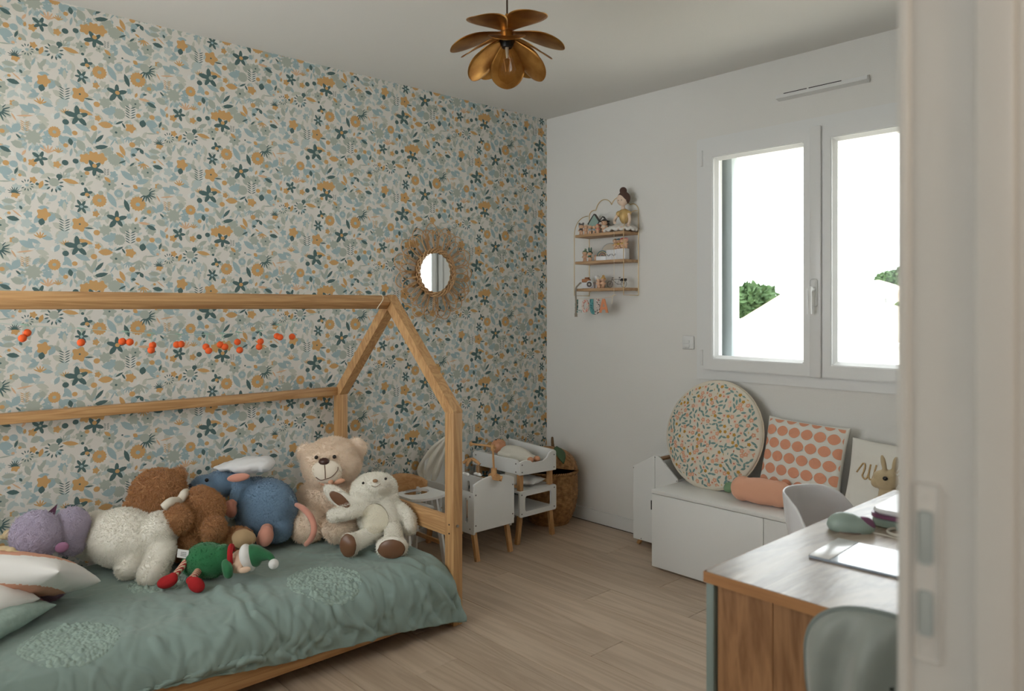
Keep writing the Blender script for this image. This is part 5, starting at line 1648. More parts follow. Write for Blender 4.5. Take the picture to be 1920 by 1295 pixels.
bskin = M('figurine_skin', (220, 178, 146), .5)
def figurine(x, y, z, label, h=.062, hat=None, hat_c=(90, 90, 90), body_c=None, ears=None, rot=0):
    """tiny baby figurine: body with arms and legs, big head, a hat"""
    t = thing('baby_figurine', label, 'figurine', (x, y, z), (0, 0, R(rot + 20)), 'baby figurines on the wall shelf')
    k = h / .062
    def f(b):
        for s in (-1, 1):
            ell(b, (s * .006, 0, .0), (s * .0055, 0, .022), .0058); sph(b, (s * .006, -.003, .003), (.0055, .0075, .0035), sub=2)
            ell(b, (s * .008, 0, .034), (s * .017, -.002, .020), .0038)
        sph(b, (0, 0, .026), (.0105, .009, .013)); sph(b, (0, -.002, .022), (.0095, .0085, .009))
        sph(b, (0, 0, .046), (.0145, .0132, .0128))
    me = blob('body', f, .0016, 1)
    me.transform(Matrix.Diagonal((k, k, k, 1)))
    for w in me.vertices: w.co.z = max(w.co.z, 0)
    part('body', me, bskin, t, world=False, ang=180)
    D = Matrix.Diagonal((k, k, k, 1))
    if hat:
        def g(b):
            sph(b, (0, .002, .050), (.0158, .0146, .0125))
            if hat == 'ears':
                for s in (-1, 1): sph(b, (s * .011, .001, .062), (.0058, .004, .0058))
            if hat == 'tall':
                for s in (-.5, .5): ell(b, (s * .012, .002, .056), (s * .016, .002, .086), .005)
            if hat == 'leaf':
                ell(b, (0, .002, .058), (.002, .002, .074), .004); ell(b, (0, .002, .06), (.012, .002, .07), .003)
            if hat == 'bun': sph(b, (0, .004, .066), .008)
            if hat == 'brim': sph(b, (0, .002, .052), (.026, .022, .003))
        hm_ = blob('hat', g, .0018, 1)
        # leave the face free
        bm = B(); bm.from_mesh(hm_)
        bmesh.ops.delete(bm, geom=[q for q in bm.verts if q.co.y < -.006 and q.co.z < .052], context='VERTS')
        bm.transform(D); bm.to_mesh(hm_); bm.free()
        o = part('hat', hm_, M('figurine_hat', hat_c, .6), t, world=False, ang=180)
        mo = o.modifiers.new('t', 'SOLIDIFY'); mo.thickness = .0008
    for s in (-1, 1):
        part('eye', sph(B(), (s * .005 * k, -.0128 * k, .0455 * k), .0013 * k, sub=1), dark_eye, t, world=False)
    if body_c:
        bm = B(); sph(bm, (0, 0, .027), (.0122, .0106, .0125), sub=2); bm.transform(D)
        part('outfit', bm, M('figurine_outfit', body_c, .7), t, world=False, ang=180)
    return t
Z1, Z2, Z3 = [z + .0008 for z in ZB]
figurine(.392, -.105, Z1, 'small baby figurine with a grey eared hat, leftmost on the top shelf', .068, 'ears', (92, 86, 82), (84, 80, 78))
figurine(.425, -.100, Z1, 'small baby figurine with a white round hat, second on the top shelf', .064, 'plain', (224, 218, 208))
figurine(.462, -.105, Z1, 'small baby figurine with a pale blue outfit in front of the green house', .055, None, body_c=(150, 180, 190))
figurine(.493, -.105, Z1, 'small baby figurine with a blue outfit between the two little houses', .050, None, body_c=(130, 166, 184))
figurine(.522, -.105, Z1, 'small baby figurine in coral red in front of the white house', .056, 'plain', (214, 134, 116), (214, 134, 116))
figurine(.560, -.092, Z1, 'small figurine with a black wide-brimmed hat beside the white house', .082, 'brim', (36, 34, 34), (206, 196, 182))
figurine(.412, -.095, Z2, 'small bare baby figurine with a green leaf hat on the middle shelf', .066, 'leaf', (110, 136, 104))
figurine(.452, -.095, Z2, 'small baby figurine with a tall dark green hat on the middle shelf', .060, 'tall', (48, 92, 78), (60, 104, 88))
figurine(.490, -.088, Z2, 'tiny pinkish figurine close to the rainbow ornament', .036, 'plain', (214, 170, 150))
figurine(.524, -.10, Z3, 'small baby figurine with a spotted white hat on the bottom shelf', .062, 'ears', (226, 220, 210))
figurine(.558, -.10, Z3, 'small baby figurine with a yellow hat on the bottom shelf', .064, 'bun', (216, 176, 110))
figurine(.503, -.065, Z3, 'small baby figurine with a pink hat at the back of the bottom shelf', .060, 'plain', (216, 150, 140), (216, 150, 140))

def little_house(x, y, z, w, h, c, label, rot):
    t = thing('little_house', label, 'ornament', (x, y, z), (0, 0, R(rot)), 'little houses on the top shelf')
    o = [(-w / 2, 0), (w / 2, 0), (w / 2, h * .55), (0, h), (-w / 2, h * .55)]
    part('wall', prism(B(), o, .03, plane_m((0, .015, 0), (1, 0, 0), (0, 0, 1))), M('house_paint', c, .7), t, world=False, smooth=False)
    for s in (-1, 1):
        bm = B(); beam(bm, (s * (w / 2 + .007), 0, h * .55 - .004), (0, 0, h + .003), .034, .005, (0, 0, 1), .0005)
        part('roof', bm, M('roof_black', (52, 46, 42), .6), t, world=False)
    part('door', box(B(), (-.006, -.0157, 0), (.006, -.0151, .02)), M('house_door', (196, 190, 178), .7), t, world=False, smooth=False)
little_house(.462, -.062, Z1, .066, .118, (146, 172, 162), 'little green house with a black roof on the top shelf', 22)
little_house(.527, -.060, Z1, .058, .098, (222, 216, 208), 'little white house with a black roof on the top shelf', 22)

# ballerina doll
bd = thing('ballerina_doll', 'rag doll with a brown hair bun and gold top sitting on the top shelf', 'doll', (.69, -.075, Z1))
felt_s = M('rag_skin', (232, 208, 188), .9); hb_ = M('rag_hair', (92, 68, 60), .9, bump=.4, bscale=200)
gold = M('gold_cloth', (206, 172, 112), .45, .25, bump=.3, bscale=90); tul = M('white_tulle', (232, 228, 222), .95, bump=.4, bscale=60)
hp = Vector((.690, -.085, 1.905))
part('head', blob('head', lambda b: (sph(b, hp, (.036, .033, .037)), ell(b, hp + Vector((0, 0, -.03)), hp + Vector((.005, 0, -.065)), .012)), .004), felt_s, bd)
hme = blob('hair', lambda b: (sph(b, hp + Vector((.003, .006, .007)), (.0395, .035, .038)), sph(b, hp + Vector((.0, .004, .05)), (.021, .021, .021)), sph(b, hp + Vector((.002, .004, .035)), (.018, .018, .014))), .003)
bm = B(); bm.from_mesh(hme)
bmesh.ops.delete(bm, geom=[q for q in bm.verts if q.co.y < hp.y - .012 and q.co.z < hp.z + .006 - .35 * (q.co.x - hp.x - .0)], context='VERTS')
bm.to_mesh(hme); bm.free()
ho = part('hair', hme, hb_, bd, ang=180); mo = ho.modifiers.new('t', 'SOLIDIFY'); mo.thickness = .003
for s in (-1, 1):
    part('eye', sph(B(), hp + Vector((s * .012 + .006, -.0325, -.008)), .0022, sub=2), dark_eye, bd)
part('bodice', blob('bodice', lambda b: (ell(b, (.696, -.075, 1.765), (.694, -.078, 1.855), .03), sph(b, (.694, -.078, 1.835), (.034, .022, .016)), sph(b, (.660, -.085, 1.825), (.016, .016, .018)), sph(b, (.730, -.082, 1.822), (.016, .016, .018))), .004), gold, bd)
for L in ([(.655, -.09, 1.82), (.648, -.105, 1.79), (.664, -.125, 1.772)], [(.735, -.088, 1.82), (.752, -.10, 1.785), (.755, -.118, 1.75)]):
    part('arm', tube(B(), spline(L, 5), .0085, 10), felt_s, bd)
P = []
for i in range(61):
    a = 2 * math.pi * i / 60
    P.append([Vector((.69 + (.025 + .085 * k) * math.cos(a) * (1.25 if math.cos(a) < 0 else .75), -.078 + (.02 + .055 * k) * math.sin(a), max(Z1 + .002, 1.772 - .03 * k ** 1.5 + .007 * k * math.sin(a * 13) - .006))) for k in (0, .25, .5, .75, 1)])
tu = part('tutu', grid_mesh('t', P), tul, bd, ang=180); mo = tu.modifiers.new('t', 'SOLIDIFY'); mo.thickness = .012
for L in ([(.675, -.09, 1.742), (.63, -.11, 1.738), (.585, -.118, 1.734)], [(.705, -.09, 1.742), (.72, -.125, 1.740), (.70, -.142, 1.735)]):
    part('leg', tube(B(), spline(L, 5), .0095, 10), felt_s, bd)

# rainbow ornament
ra = thing('rainbow_ornament', 'little rainbow arch on a white base on the middle shelf', 'ornament', (.53, -.075, Z2), (0, 0, R(18)))
part('base', bev(prism(B(), rrect(-.034, -.02, .034, .02, .006), .026), .002), wh_p, ra, world=False)
for i, (r_, c_) in enumerate(((.014, (206, 160, 140)), (.020, (110, 116, 120)), (.026, (210, 184, 140)), (.032, (90, 130, 140)))):
    part('arch', tube(B(), [(r_ * math.cos(R(a)), 0, .026 + r_ * math.sin(R(a))) for a in range(0, 181, 12)], .0029, 8), M('rainbow_paint', c_, .6), ra, world=False)
dd = thing('round_plate', 'small pale round disc standing behind the rainbow ornament', 'ornament', (.545, -.03, Z2), (R(-8), 0, R(15)))
part('disc', cyl(B(), (0, -.003, .052), (0, .003, .052), .052, seg=48), M('disc_cream', (206, 194, 176), .6), dd, world=False)
part('edge', tube(B(), [(.052 * math.cos(R(a)), 0, .052 + .052 * math.sin(R(a))) for a in range(0, 360, 8)], .003, 8, True), M('disc_edge', (120, 136, 150), .6), dd, world=False)
# sleeping-eyes cubes
lash = M('lash_black', (44, 40, 38), .6)
for i, (x, w) in enumerate(((.607, .036), (.644, .036))):
    t = thing('sleeping_cube', ('small white cube with drawn sleeping lashes, the left of the pair' if i == 0 else 'small white cube with drawn sleeping lashes, beside the big white box'), 'ornament', (x, -.092, Z2), (0, 0, R(6)), 'cubes with lashes')
    part('cube', box(B(), (-w / 2, -.02, 0), (w / 2, .02, .058), .002), wh_p, t, world=False)
    bm = tube(B(), [(.011 * math.cos(R(a)), -.0206, .036 + .011 * math.sin(R(a))) for a in range(190, 351, 16)], .0010, 6)
    for a in (205, 235, 270, 305, 335):
        tube(bm, [(.011 * math.cos(R(a)), -.0206, .036 + .011 * math.sin(R(a))), (.018 * math.cos(R(a)), -.0206, .036 + .018 * math.sin(R(a)))], .0008, 6)
    part('lashes', bm, lash, t, world=False)
wbx = thing('white_box', 'small plain white box under the row of bright figurines', 'box', (.696, -.092, Z2), (0, 0, R(4)))
part('box', box(B(), (-.030, -.022, 0), (.030, .022, .060), .002), wh_p, wbx, world=False)
for i, (x, hc, bc, lb) in enumerate(((.640, (150, 108, 70), (206, 160, 96), 'tiny figurine with a brown hat on the lash cubes'), (.664, (70, 130, 150), (196, 160, 70), 'tiny figurine with a blue hat standing between the box and the cubes'), (.692, (206, 110, 96), (206, 170, 100), 'tiny figurine with a red hat on the white box'), (.714, (214, 150, 150), (222, 190, 160), 'tiny figurine with a pink hat at the right end of the white box'))):
    figurine(x, -.09, Z2 + (.0585 if i < 2 else .0605), lb, .062, 'plain', hc, bc)

# toy camera, white ball, strap, bicycle
tcm = thing('toy_camera', 'wooden toy camera with a white ringed lens on the bottom shelf', 'toy camera', (.43, -.09, Z3), (0, 0, R(14)))
part('body', box(B(), (-.034, -.014, 0), (.046, .014, .036), .004), wh_p, tcm, world=False)
part('top_block', box(B(), (-.034, -.014, .0365), (.016, .014, .056), .004), M('tan_wood', (166, 112, 74), .6), tcm, world=False)
part('button', box(B(), (-.016, -.009, .0565), (.008, .009, .066), .002), M('tan_wood_dark', (150, 98, 62), .6), tcm, world=False)
bm = lathe(B(), [(.0, .0), (.021, 0), (.0225, .006), (.0225, .012), (.018, .014), (.016, .011)], (0, 0, 0), 32, Matrix.Rotation(R(90), 4, 'X')); bm.transform(Matrix.Translation((.024, -.0142, .023)))
part('lens_ring', bm, wh_p, tcm, world=False)
part('lens', cyl(B(), (.024, -.0275, .023), (.024, -.018, .023), .0155, seg=28), M('lens_grey', (90, 84, 80), .2), tcm, world=False)
part('lens_centre', sph(B(), (.024, -.027, .023), (.007, .003, .007), sub=2), M('lens_light', (196, 188, 176), .3), tcm, world=False)
st2 = M('grey_strap', (148, 138, 124), .8)
P = [(.396, -.112, 1.44), (.391, -.130, 1.425), (.388, -.147, 1.405), (.388, -.149, 1.36), (.392, -.149, 1.31), (.386, -.146, 1.27), (.388, -.146, 1.238)]
bm = B()
S_ = spline(P, 6)
for a, b in zip(S_, S_[1:]): beam(bm, a, b, .012 if a.z > 1.262 else .020, .002, (0, -1, .1), 0, .001)
part('strap', bm, st2, tcm)
solo('white_ball', sph(B(), (.478, -.055, Z3 + .066), .0165, sub=3) if False else lathe(B(), [(0, Z3), (.012, Z3), (.008, Z3 + .02), (.007, Z3 + .046)] + [(.0165 * math.cos(R(a)), Z3 + .062 + .0165 * math.sin(R(a))) for a in range(-60, 91, 15)], (.478, -.06, 0), 24), wh_p, 'white ball-headed peg behind the toy camera lens', 'ornament')
bi = thing('wire_bicycle', 'tiny black wire bicycle at the right of the bottom shelf', 'ornament', (.655, -.09, Z3), (0, 0, R(4)))
wire = M('black_wire', (40, 38, 36), .5)
for x, n_ in ((-.052, 'wheel'), (.045, 'wheel')):
    bm = tube(B(), [(x + .019 * math.cos(R(a)), 0, .0204 + .019 * math.sin(R(a))) for a in range(0, 360, 15)], .0012, 6, True)
    for a in range(0, 180, 45):
        tube(bm, [(x - .019 * math.cos(R(a)), 0, .0204 - .019 * math.sin(R(a))), (x + .019 * math.cos(R(a)), 0, .0204 + .019 * math.sin(R(a)))], .0004, 5)
    part('wheel', bm, wire, bi, world=False)
bm = B()
for L in ([(-.052, 0, .02), (-.036, 0, .055), (-.03, 0, .058)], [(-.036, 0, .048), (.012, 0, .048), (.0, 0, .02), (-.036, 0, .048)], [(.0, 0, .02), (.045, 0, .02), (.012, 0, .048)], [(.012, 0, .048), (.016, 0, .058)], [(.045, 0, .02), (.055, 0, .05), (.03, 0, .05)]):
    tube(bm, L, .0013, 6)
part('frame', bm, wire, bi, world=False)
part('saddle', sph(B(), (.016, 0, .059), (.009, .004, .002), sub=2), wire, bi, world=False)
bm = B(); box(bm, (.028, -.012, .038), (.058, .012, .052), .002)
part('basket', bm, wire, bi, world=False)
part('handlebar', tube(B(), [(-.03, -.012, .06), (-.034, 0, .058), (-.03, .012, .06)], .0012, 6), wire, bi, world=False)

# fabric letters hanging under the shelf
lb_ = thing('letter_banner', 'string of patterned fabric letters hanging from the bottom of the wall shelf', 'banner', (.50, -.14, 1.23))
part('string', tube(B(), spline([(.372, -.139, 1.352), (.41, -.141, 1.343), (.48, -.141, 1.344), (.56, -.141, 1.345), (.64, -.140, 1.352), (.672, -.139, 1.362)], 6), .0011, 6), M('banner_string', (226, 204, 180), .8), lb_)
bm = tube(B(), spline([(.672, -.141, 1.364), (.664, -.144, 1.35), (.660, -.143, 1.33), (.657, -.143, 1.312)], 5), .0018, 6)
tube(bm, [(.672, -.141, 1.364), (.69, -.141, 1.362), (.662, -.141, 1.36)], .002, 6)
part('bow', bm, M('bow_cream', (232, 220, 196), .8), lb_)
part('hanging_cord', tube(B(), [(.672, -.140, 1.725), (.671, -.140, 1.365)], .0012, 6), bpy.data.materials['bow_cream'], lb_)
def letter(name, outline, x, z, w, h, mats, holes=()):
    o = [(x + a * w, z + b * h) for a, b in outline]
    hs_ = [[(x + a * w, z + b * h) for a, b in q] for q in holes]
    return part(name, prism(B(), o, .004, plane_m((0, -.138, 0), (1, 0, 0), (0, 0, 1)), hs_), mats, lb_, smooth=False)
def cloth_print(name, base, spots, sc_=160):
    m, t, p = nt(name)
    p.inputs['Roughness'].default_value = .9
    tc = N(t, 'ShaderNodeTexCoord')
    last = None
    for i, (c_, th, seed) in enumerate(spots):
        vo = N(t, 'ShaderNodeTexNoise', Scale=float(sc_) * (1 + .3 * i), Detail=1.0)
        mp = N(t, 'ShaderNodeMapping'); mp.inputs['Location'].default_value = (seed, seed * 2, seed * 3)
        t.links.new(tc.outputs['Object'], mp.inputs[0]); t.links.new(mp.outputs[0], vo.inputs['Vector'])
        mt = N(t, 'ShaderNodeMath', operation='GREATER_THAN'); mt.inputs[1].default_value = th
        t.links.new(vo.outputs[0], mt.inputs[0])
        mx = N(t, 'ShaderNodeMix', data_type='RGBA')
        t.links.new(mt.outputs[0], mx.inputs[0])
        if last is None: mx.inputs[6].default_value = S(*base)
        else: t.links.new(last, mx.inputs[6])
        mx.inputs[7].default_value = S(*c_)
        last = mx.outputs[2]
    t.links.new(last, p.inputs['Base Color'])
    return m
L_ = [(0, 0), (1, 0), (1, .2), (.45, .2), (.45, 1), (0, 1)]
letter('letter_l', L_, .375, 1.262, .05, .078, cloth_print('green_floral_cloth', (214, 214, 208), [((96, 150, 140), .52, 1), ((60, 110, 100), .60, 2)], 70))
oo = [(.5 + .5 * math.cos(R(a)), .5 + .5 * math.sin(R(a))) for a in range(0, 360, 15)]
oi_ = [(.5 + .24 * math.cos(R(a)), .5 + .28 * math.sin(R(a))) for a in range(0, 360, 15)]
letter('letter_o', oo, .428, 1.262, .056, .078, cloth_print('pink_floral_cloth', (226, 206, 196), [((214, 130, 116), .55, 4), ((170, 176, 150), .62, 5)], 80), [oi_])
U1 = [(0, 1), (.34, 1), (.34, .36), (.42, .25), (.52, .22), (.52, 0), (.3, .03), (.12, .12), (.02, .28), (0, .4)]
letter('letter_u', U1, .492, 1.250, .075, .092, cloth_print('teal_dot_cloth', (96, 156, 156), [((40, 96, 104), .58, 7)], 90))
U2 = [(1 - a, b) for a, b in U1][::-1]
letter('letter_u', [(a - .04, b) for a, b in U2], .495, 1.250, .075, .092, cloth_print('black_floral_cloth', (224, 214, 206), [((44, 44, 50), .55, 9), ((206, 130, 116), .64, 3)], 90))
A_ = [(0, 0), (.36, 1), (.64, 1), (1, 0), (.76, 0), (.68, .22), (.32, .22), (.24, 0)]
letter('letter_a', A_, .562, 1.262, .068, .080, M('peach_cloth', (226, 150, 110), .9), [[(.39, .42), (.5, .76), (.61, .42)]])

# ================================================================ RATTAN MIRROR
mi = thing('rattan_mirror', 'round rattan flower mirror with looped petals on the floral wall', 'mirror', (0, -.906, 1.49))
MC = Vector((.028, -.906, 1.487))
rat = M('rattan', (212, 174, 128), .5, c2=(184, 140, 94), vscale=30)
mp_ = lambda r_, a, d: MC + Vector((d, r_ * math.cos(a), r_ * math.sin(a)))
part('glass', lathe(B(), [(0, 0), (.113, 0)], MC + Vector((-.004, 0, 0)), 64, Matrix.Rotation(R(90), 4, 'Y')), M('mirror_glass', (235, 238, 236), .02, 1.0), mi)
part('backing', cyl(B(), MC + Vector((-.026, 0, 0)), MC + Vector((-.006, 0, 0)), .128, seg=48), M('mirror_backing', (140, 104, 68), .8), mi)
for k in range(5):
    r_ = .113 + .0052 * k
    bm = tube(B(), [mp_(r_ + .0025 * math.cos(a * 22 + k * 2.1), a, .004 + .006 * math.sin(math.pi * k / 4) + .004 * math.sin(a * 22 + k * 2.1)) for a in [2 * math.pi * i / 200 for i in range(200)]], .0033, 6, True)
    part('woven_ring', bm, rat, mi)
NP = 15
for lay, (ro, wd_, dep, off) in enumerate(((.272, .058, -.012, 0), (.232, .042, -.008, 0), (.246, .052, .002, .5))):
    for k in range(NP):
        a0 = 2 * math.pi * (k + off + rnd.uniform(-.06, .06)) / NP
        ro_ = ro * rnd.uniform(.97, 1.03)
        P = []
        for i in range(17):
            t = i / 16
            th = math.pi * t
            # a narrow-footed loop: legs at the ring, round head at ro
            q = math.sin(th)
            rr = .132 + (ro_ - wd_ - .132) * min(1, 1.25 * q ** .7) + wd_ * max(0, q) ** 3
            ww = wd_ * math.cos(th) * (.55 + .75 * q)
            ang = a0 + ww / max(rr, .1)
            P.append(mp_(rr, ang, dep + .003 * math.cos(th)))
        part('loop', tube(B(), P, .0028, 6), rat, mi)

# ================================================================ PENDANT LAMP
LP = Vector((1.461, -1.673, 2.237))
br = nt('aged_brass')
brass2, bt, bp_ = br
bp_.inputs['Metallic'].default_value = .9; bp_.inputs['Roughness'].default_value = .38
tc = N(bt, 'ShaderNodeTexCoord'); nz = N(bt, 'ShaderNodeTexNoise', Scale=14.0, Detail=5.0); rp = N(bt, 'ShaderNodeValToRGB')
rp.color_ramp.elements[0].color = S(150, 100, 48); rp.color_ramp.elements[0].position = .3; rp.color_ramp.elements[1].color = S(206, 156, 86); rp.color_ramp.elements[1].position = .72
bt.links.new(tc.outputs['Object'], nz.inputs['Vector']); bt.links.new(nz.outputs[0], rp.inputs[0]); bt.links.new(rp.outputs[0], bp_.inputs['Base Color'])
lp = thing('pendant_lamp', 'aged brass flower-shaped pendant lamp with a clear bulb hanging from the ceiling', 'lamp', tuple(LP))
part('cord', tube(B(), [LP + Vector((0, 0, .06)), Vector((LP.x, LP.y, H - .02))], .0032, 8), M('brown_cord', (70, 50, 36), .7), lp)
part('ceiling_cap', cyl(B(), (LP.x, LP.y, H - .025), (LP.x, LP.y, H - .0005), .04, .045, 32), brass2, lp)
part('socket_neck', lathe(B(), [(0, .075), (.006, .075), (.008, .05), (.018, .035), (.022, .018), (.022, -.01), (0, -.01)], LP, 24), brass2, lp)
part('socket', lathe(B(), [(0, -.008), (.024, -.008), (.026, -.02), (.022, -.034), (.018, -.042), (0, -.042)], LP, 24), black, lp)
def petal_mesh(L, W, cup, a, tilt, z0):
    P = []
    for i in range(21):
        t = 1 - (1 - i / 20) ** 1.8
        w = W / 2 * ((.22 + .78 * math.sin(math.pi / 2 * t / .62) ** 1.3) if t < .62 else math.sqrt(max(.0006, 1 - ((t - .62) / .38) ** 2)))
        row = []
        for j in range(11):
            s_ = -1 + j / 5
            p = Vector((.018 + L * t, s_ * w, cup * (s_ * s_) * w * .8 - .10 * L * t * t))
            row.append(p)
        P.append(row)
    m = Matrix.Translation(LP + Vector((0, 0, z0))) @ Matrix.Rotation(a, 4, 'Z') @ Matrix.Rotation(-tilt, 4, 'Y')
    return [[m @ p for p in r] for r in P]
vaz = math.atan2(CAM.y - LP.y, CAM.x - LP.x)
for tier, (n_, L, W, z0, ph) in enumerate(((6, .190, .132, .012, 30), (6, .178, .126, -.002, 0))):
    for k in range(n_):
        rel = R(ph) + 2 * math.pi * k / n_
        a = vaz + rel
        tl = R((-13 + 19 * math.cos(rel)) if tier == 0 else (-30 + 11 * math.cos(rel)))
        g = grid_mesh('petal', petal_mesh(L, W, .10, a, tl + R(rnd.uniform(-3, 3)), z0))
        o = part('petal', g, brass2, lp, ang=180)
        mo = o.modifiers.new('t', 'SOLIDIFY'); mo.thickness = .0014
bg, bgt, bgp = nt('bulb_glass')
tr = N(bgt, 'ShaderNodeBsdfTransparent'); gl = N(bgt, 'ShaderNodeBsdfGlossy', Roughness=0.02); fz = N(bgt, 'ShaderNodeLayerWeight', Blend=0.35); ms = N(bgt, 'ShaderNodeMixShader')
tr.inputs[0].default_value = (.96, .93, .88, 1)
ge = N(bgt, 'ShaderNodeNewGeometry'); mu_ = N(bgt, 'ShaderNodeMath', operation='SUBTRACT'); mu_.use_clamp = True
bgt.links.new(fz.outputs['Fresnel'], mu_.inputs[0]); bgt.links.new(ge.outputs['Backfacing'], mu_.inputs[1]); bgt.links.new(mu_.outputs[0], ms.inputs[0]); bgt.links.new(tr.outputs[0], ms.inputs[1]); bgt.links.new(gl.outputs[0], ms.inputs[2]); bgt.links.new(ms.outputs[0], bgt.nodes['Material Output'].inputs['Surface'])
bu = part('bulb', lathe(B(), [(.012, -.040), (.014, -.052), (.020, -.075), (.029, -.105), (.0325, -.125), (.031, -.14), (.024, -.153), (.012, -.161), (.005, -.166), (0, -.168)], LP, 32), bg, lp)
part('filament_stem', lathe(B(), [(0, -.042), (.007, -.042), (.004, -.07), (.003, -.078), (0, -.08)], LP, 12), M('stem_glass', (214, 206, 190), .2), bu)
fil = M('filament', (206, 150, 90), .4, .3)
for s in (-1, 1):
    part('filament', tube(B(), [LP + Vector((s * .002, 0, -.078)), LP + Vector((s * .011 * RT.x, s * .011 * RT.y, -.082)), LP + Vector((s * .004 * RT.x, s * .004 * RT.y, -.125))], .0012, 6), fil, bu)

# ================================================================ POM-POM GARLAND
ga_ = thing('cherry_garland', 'garland of orange felt cherries strung under the ridge of the house bed', 'garland', (XC, -2.45, 1.19))
yy = lambda u: float(np.interp(u, [-60, 49, 545, 705], [-3.15, -2.932, -2.005, -1.60]))
zz = lambda v, u: 1.293 + (576 - v) * (FW.dot(Vector((XC, yy(u), 0)) - Vector((CAM.x, CAM.y, 0)))) / 1402
stg = M('mint_string', (190, 206, 196), .8); org = M('orange_felt', (228, 92, 34), .8, bump=.3, bscale=300); mint = M('mint_leaf', (160, 196, 178), .8)
SL = [(-60, 590), (20, 607), (133, 616), (220, 623), (292, 627), (380, 626), (470, 620), (520, 607), (560, 596), (640, 574)]
part('string', tube(B(), spline([(XC, yy(u), zz(v, u)) for u, v in SL] + [(XC, -1.605, 1.274)], 6), .0011, 6), stg, ga_)
for L in ([(49, 624), (42, 634)], [(133, 642)], [(202, 640), (214, 641)], [(256, 647), (252, 656)], [(301, 646), (308, 645)], [(358, 650), (362, 657)], [(387, 646), (395, 650)], [(423, 641), (426, 656)], [(473, 640), (468, 650)], [(510, 630), (515, 632)], [(545, 631)]):
    uu = sum(a for a, b in L) / len(L)
    sv = float(np.interp(uu, [p[0] for p in SL], [p[1] for p in SL]))
    top_ = Vector((XC, yy(uu), zz(sv, uu)))
    ch_ = None
    for i, (u, v) in enumerate(L):
        c = Vector((XC + (.004 if i else -.004), yy(u), zz(v, u)))
        bm = B(); sph(bm, c, .0132, sub=2)
        ch_ = part('felt_ball', bm, org, ga_)
        part('stem', tube(B(), [top_, c], .0008, 5), mint, ch_)
    part('leaf', ell(B(), top_ + Vector((0, -.014, .004)), top_ + Vector((0, .014, -.002)), .006, flat=.4), mint, ga_)

# ================================================================ OUTSIDE THE WINDOW
def out(u, v, t): return at(u, v, t)
wallw = M('sunlit_render', (232, 228, 220), .9); tile = M('pale_roof_tiles', (226, 214, 204), .9, var=.06, vscale=3); lf_m = M('tree_leaf', (58, 84, 44), .8, var=.25, vscale=2)
struct('ground_outside', box(B(), (-60, 1, -3.2), (60, 90, -3.0)), M('pale_ground', (206, 200, 186), .95))
def slope(pts, th=.15):
    bm = B(); v = [bm.verts.new(p) for p in pts]; f_ = bm.faces.new(v); bmesh.ops.solidify(bm, geom=[f_], thickness=th)
    return bm
# near gabled house: apex hidden behind the mullion
D1 = 11.0
ap = out(1535, 508, D1); le = out(1385, 600, D1); ri = out(1700, 552, D1)
fwd = Vector((ray(1535, 576).x, ray(1535, 576).y, 0)).normalized() * 4
nh = thing('near_house', 'pale gable-roofed neighbouring house filling the lower window view', 'house', (ap.x, ap.y, -3))
le2 = ap + (le - ap) * 1.5; ri2 = ap + (ri - ap) * 1.5
part('roof_slope', slope([le2, ap, ap + fwd, le2 + fwd]), tile, nh, smooth=False)
part('roof_slope', slope([ap, ri2, ri2 + fwd, ap + fwd]), tile, nh, smooth=False)
gb = [ap - UP * .17, le2 - UP * .17, Vector((le2.x, le2.y, -3)), Vector((ri2.x, ri2.y, -3)), ri2 - UP * .17]
bm = B(); v = [bm.verts.new(p + FW * .25) for p in gb]; bmesh.ops.solidify(bm, geom=[bm.faces.new(v)], thickness=.2)
part('gable_wall', bm, wallw, nh, smooth=False)
# farther house with a slit window
fh = thing('far_house', 'small far white house with one narrow window, seen in the right pane', 'house', tuple(Vector((*out(1662, 560, 24).xy, -3))))
a, b = out(1648, 545, 24), out(1674, 545, 24)
bm = B(); beam(bm, Vector((a.x, a.y, (a.z - 3) / 2)), Vector((b.x, b.y, (a.z - 3) / 2)), .4, a.z + 3, UP, 0)
part('wall', bm, wallw, fh, smooth=False)
c0 = out(1661, 562, 23.7)
bm = B(); box(bm, (-.035, -.02, -.18), (.035, .02, .18), 0, 1, Matrix.Translation(c0) @ FR)
part('window', bm, M('far_window', (120, 122, 124), .4), fh, smooth=False)
p0, p1 = out(1628, 530, 23.4), out(1682, 546, 23.4)
bm = B(); beam(bm, p0, p1, 1.4, .12, UP, 0)
part('roof', bm, tile, fh, smooth=False)
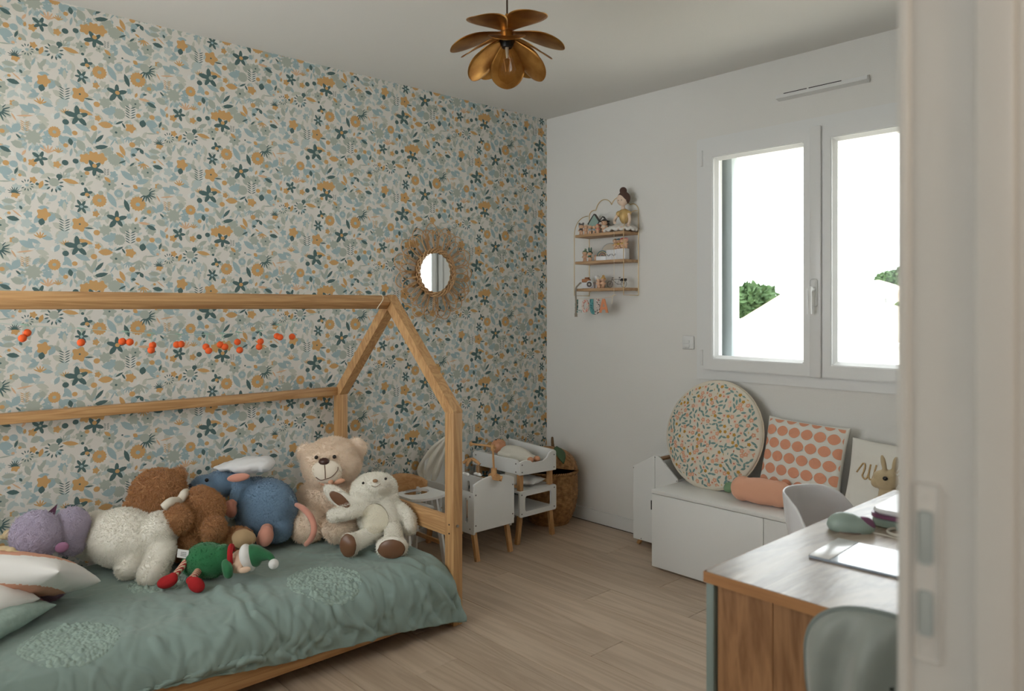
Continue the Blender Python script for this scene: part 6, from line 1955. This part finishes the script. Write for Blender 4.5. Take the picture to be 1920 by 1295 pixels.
# terrace wall low in the right pane
tw = [out(1668, 650, 8), out(1725, 650, 8)]
bm = B(); beam(bm, tw[0] - UP * .55, tw[1] + RT * .8 - UP * .55, .12, 1.1, UP, .004)
beam(bm, tw[0] + UP * .02 - RT * .02, tw[1] + RT * .8 + UP * .02, .2, .035, UP, .004)
solo('terrace_wall', bm, wallw, 'low white terrace wall at the bottom of the right pane', 'wall', smooth=False)
def tree(name, label, c, r, n, seed, h0, grp='trees outside the window', sq=1.0, leaf=.09, mat=lf_m):
    t = thing(name, label, 'tree', (c.x, c.y, -3), group=grp)
    rg = random.Random(seed)
    bm = B(); cyl(bm, (c.x, c.y, -3), (c.x, c.y, c.z), .12, .05, 10)
    part('trunk', bm, M('bark', (120, 104, 88), .9), t)
    vs, fs = [], []
    for i in range(n):
        d = Vector((rg.gauss(0, 1), rg.gauss(0, 1), rg.gauss(0, 1))).normalized() * (rg.random() ** .45)
        k = 1 + .25 * noise.noise(d * 2.5 + Vector((seed, 0, 0)))
        p = c + Vector((d.x * r * k, d.y * r * k, d.z * r * sq * k))
        u = Vector((rg.gauss(0, 1), rg.gauss(0, 1), rg.gauss(0, 1))).normalized(); w = u.orthogonal().normalized()
        s_ = leaf * rg.uniform(.6, 1.3)
        o = len(vs)
        vs += [tuple(p - u * s_), tuple(p + w * s_ * .5), tuple(p + u * s_), tuple(p - w * s_ * .5)]
        fs.append((o, o + 1, o + 2, o + 3))
    cr_ = part('crown', (vs, fs), mat, t, smooth=False); cr_['kind'] = 'stuff'
tree('leafy_tree', 'green tree beside the window reveal in the left pane', out(1412, 566, 17), .55, 2600, 3, 0, sq=.75)
tree('leafy_tree', 'broad tree behind the far white house in the right pane', out(1692, 530, 32), 1.15, 3600, 5, 0, sq=.5, leaf=.13)
cy = M('cypress_leaf', (84, 104, 54), .8, var=.2, vscale=3)
for i, (u, lb) in enumerate(((1684, 'thin cypress shrub right of the far white house, the left one'), (1707, 'thin cypress shrub at the right edge of the window view'))):
    tree('cypress_shrub', lb, out(u, 588, 16), .10, 900, 11 + i, 0, 'cypress shrubs outside', sq=2.4, leaf=.05, mat=cy)
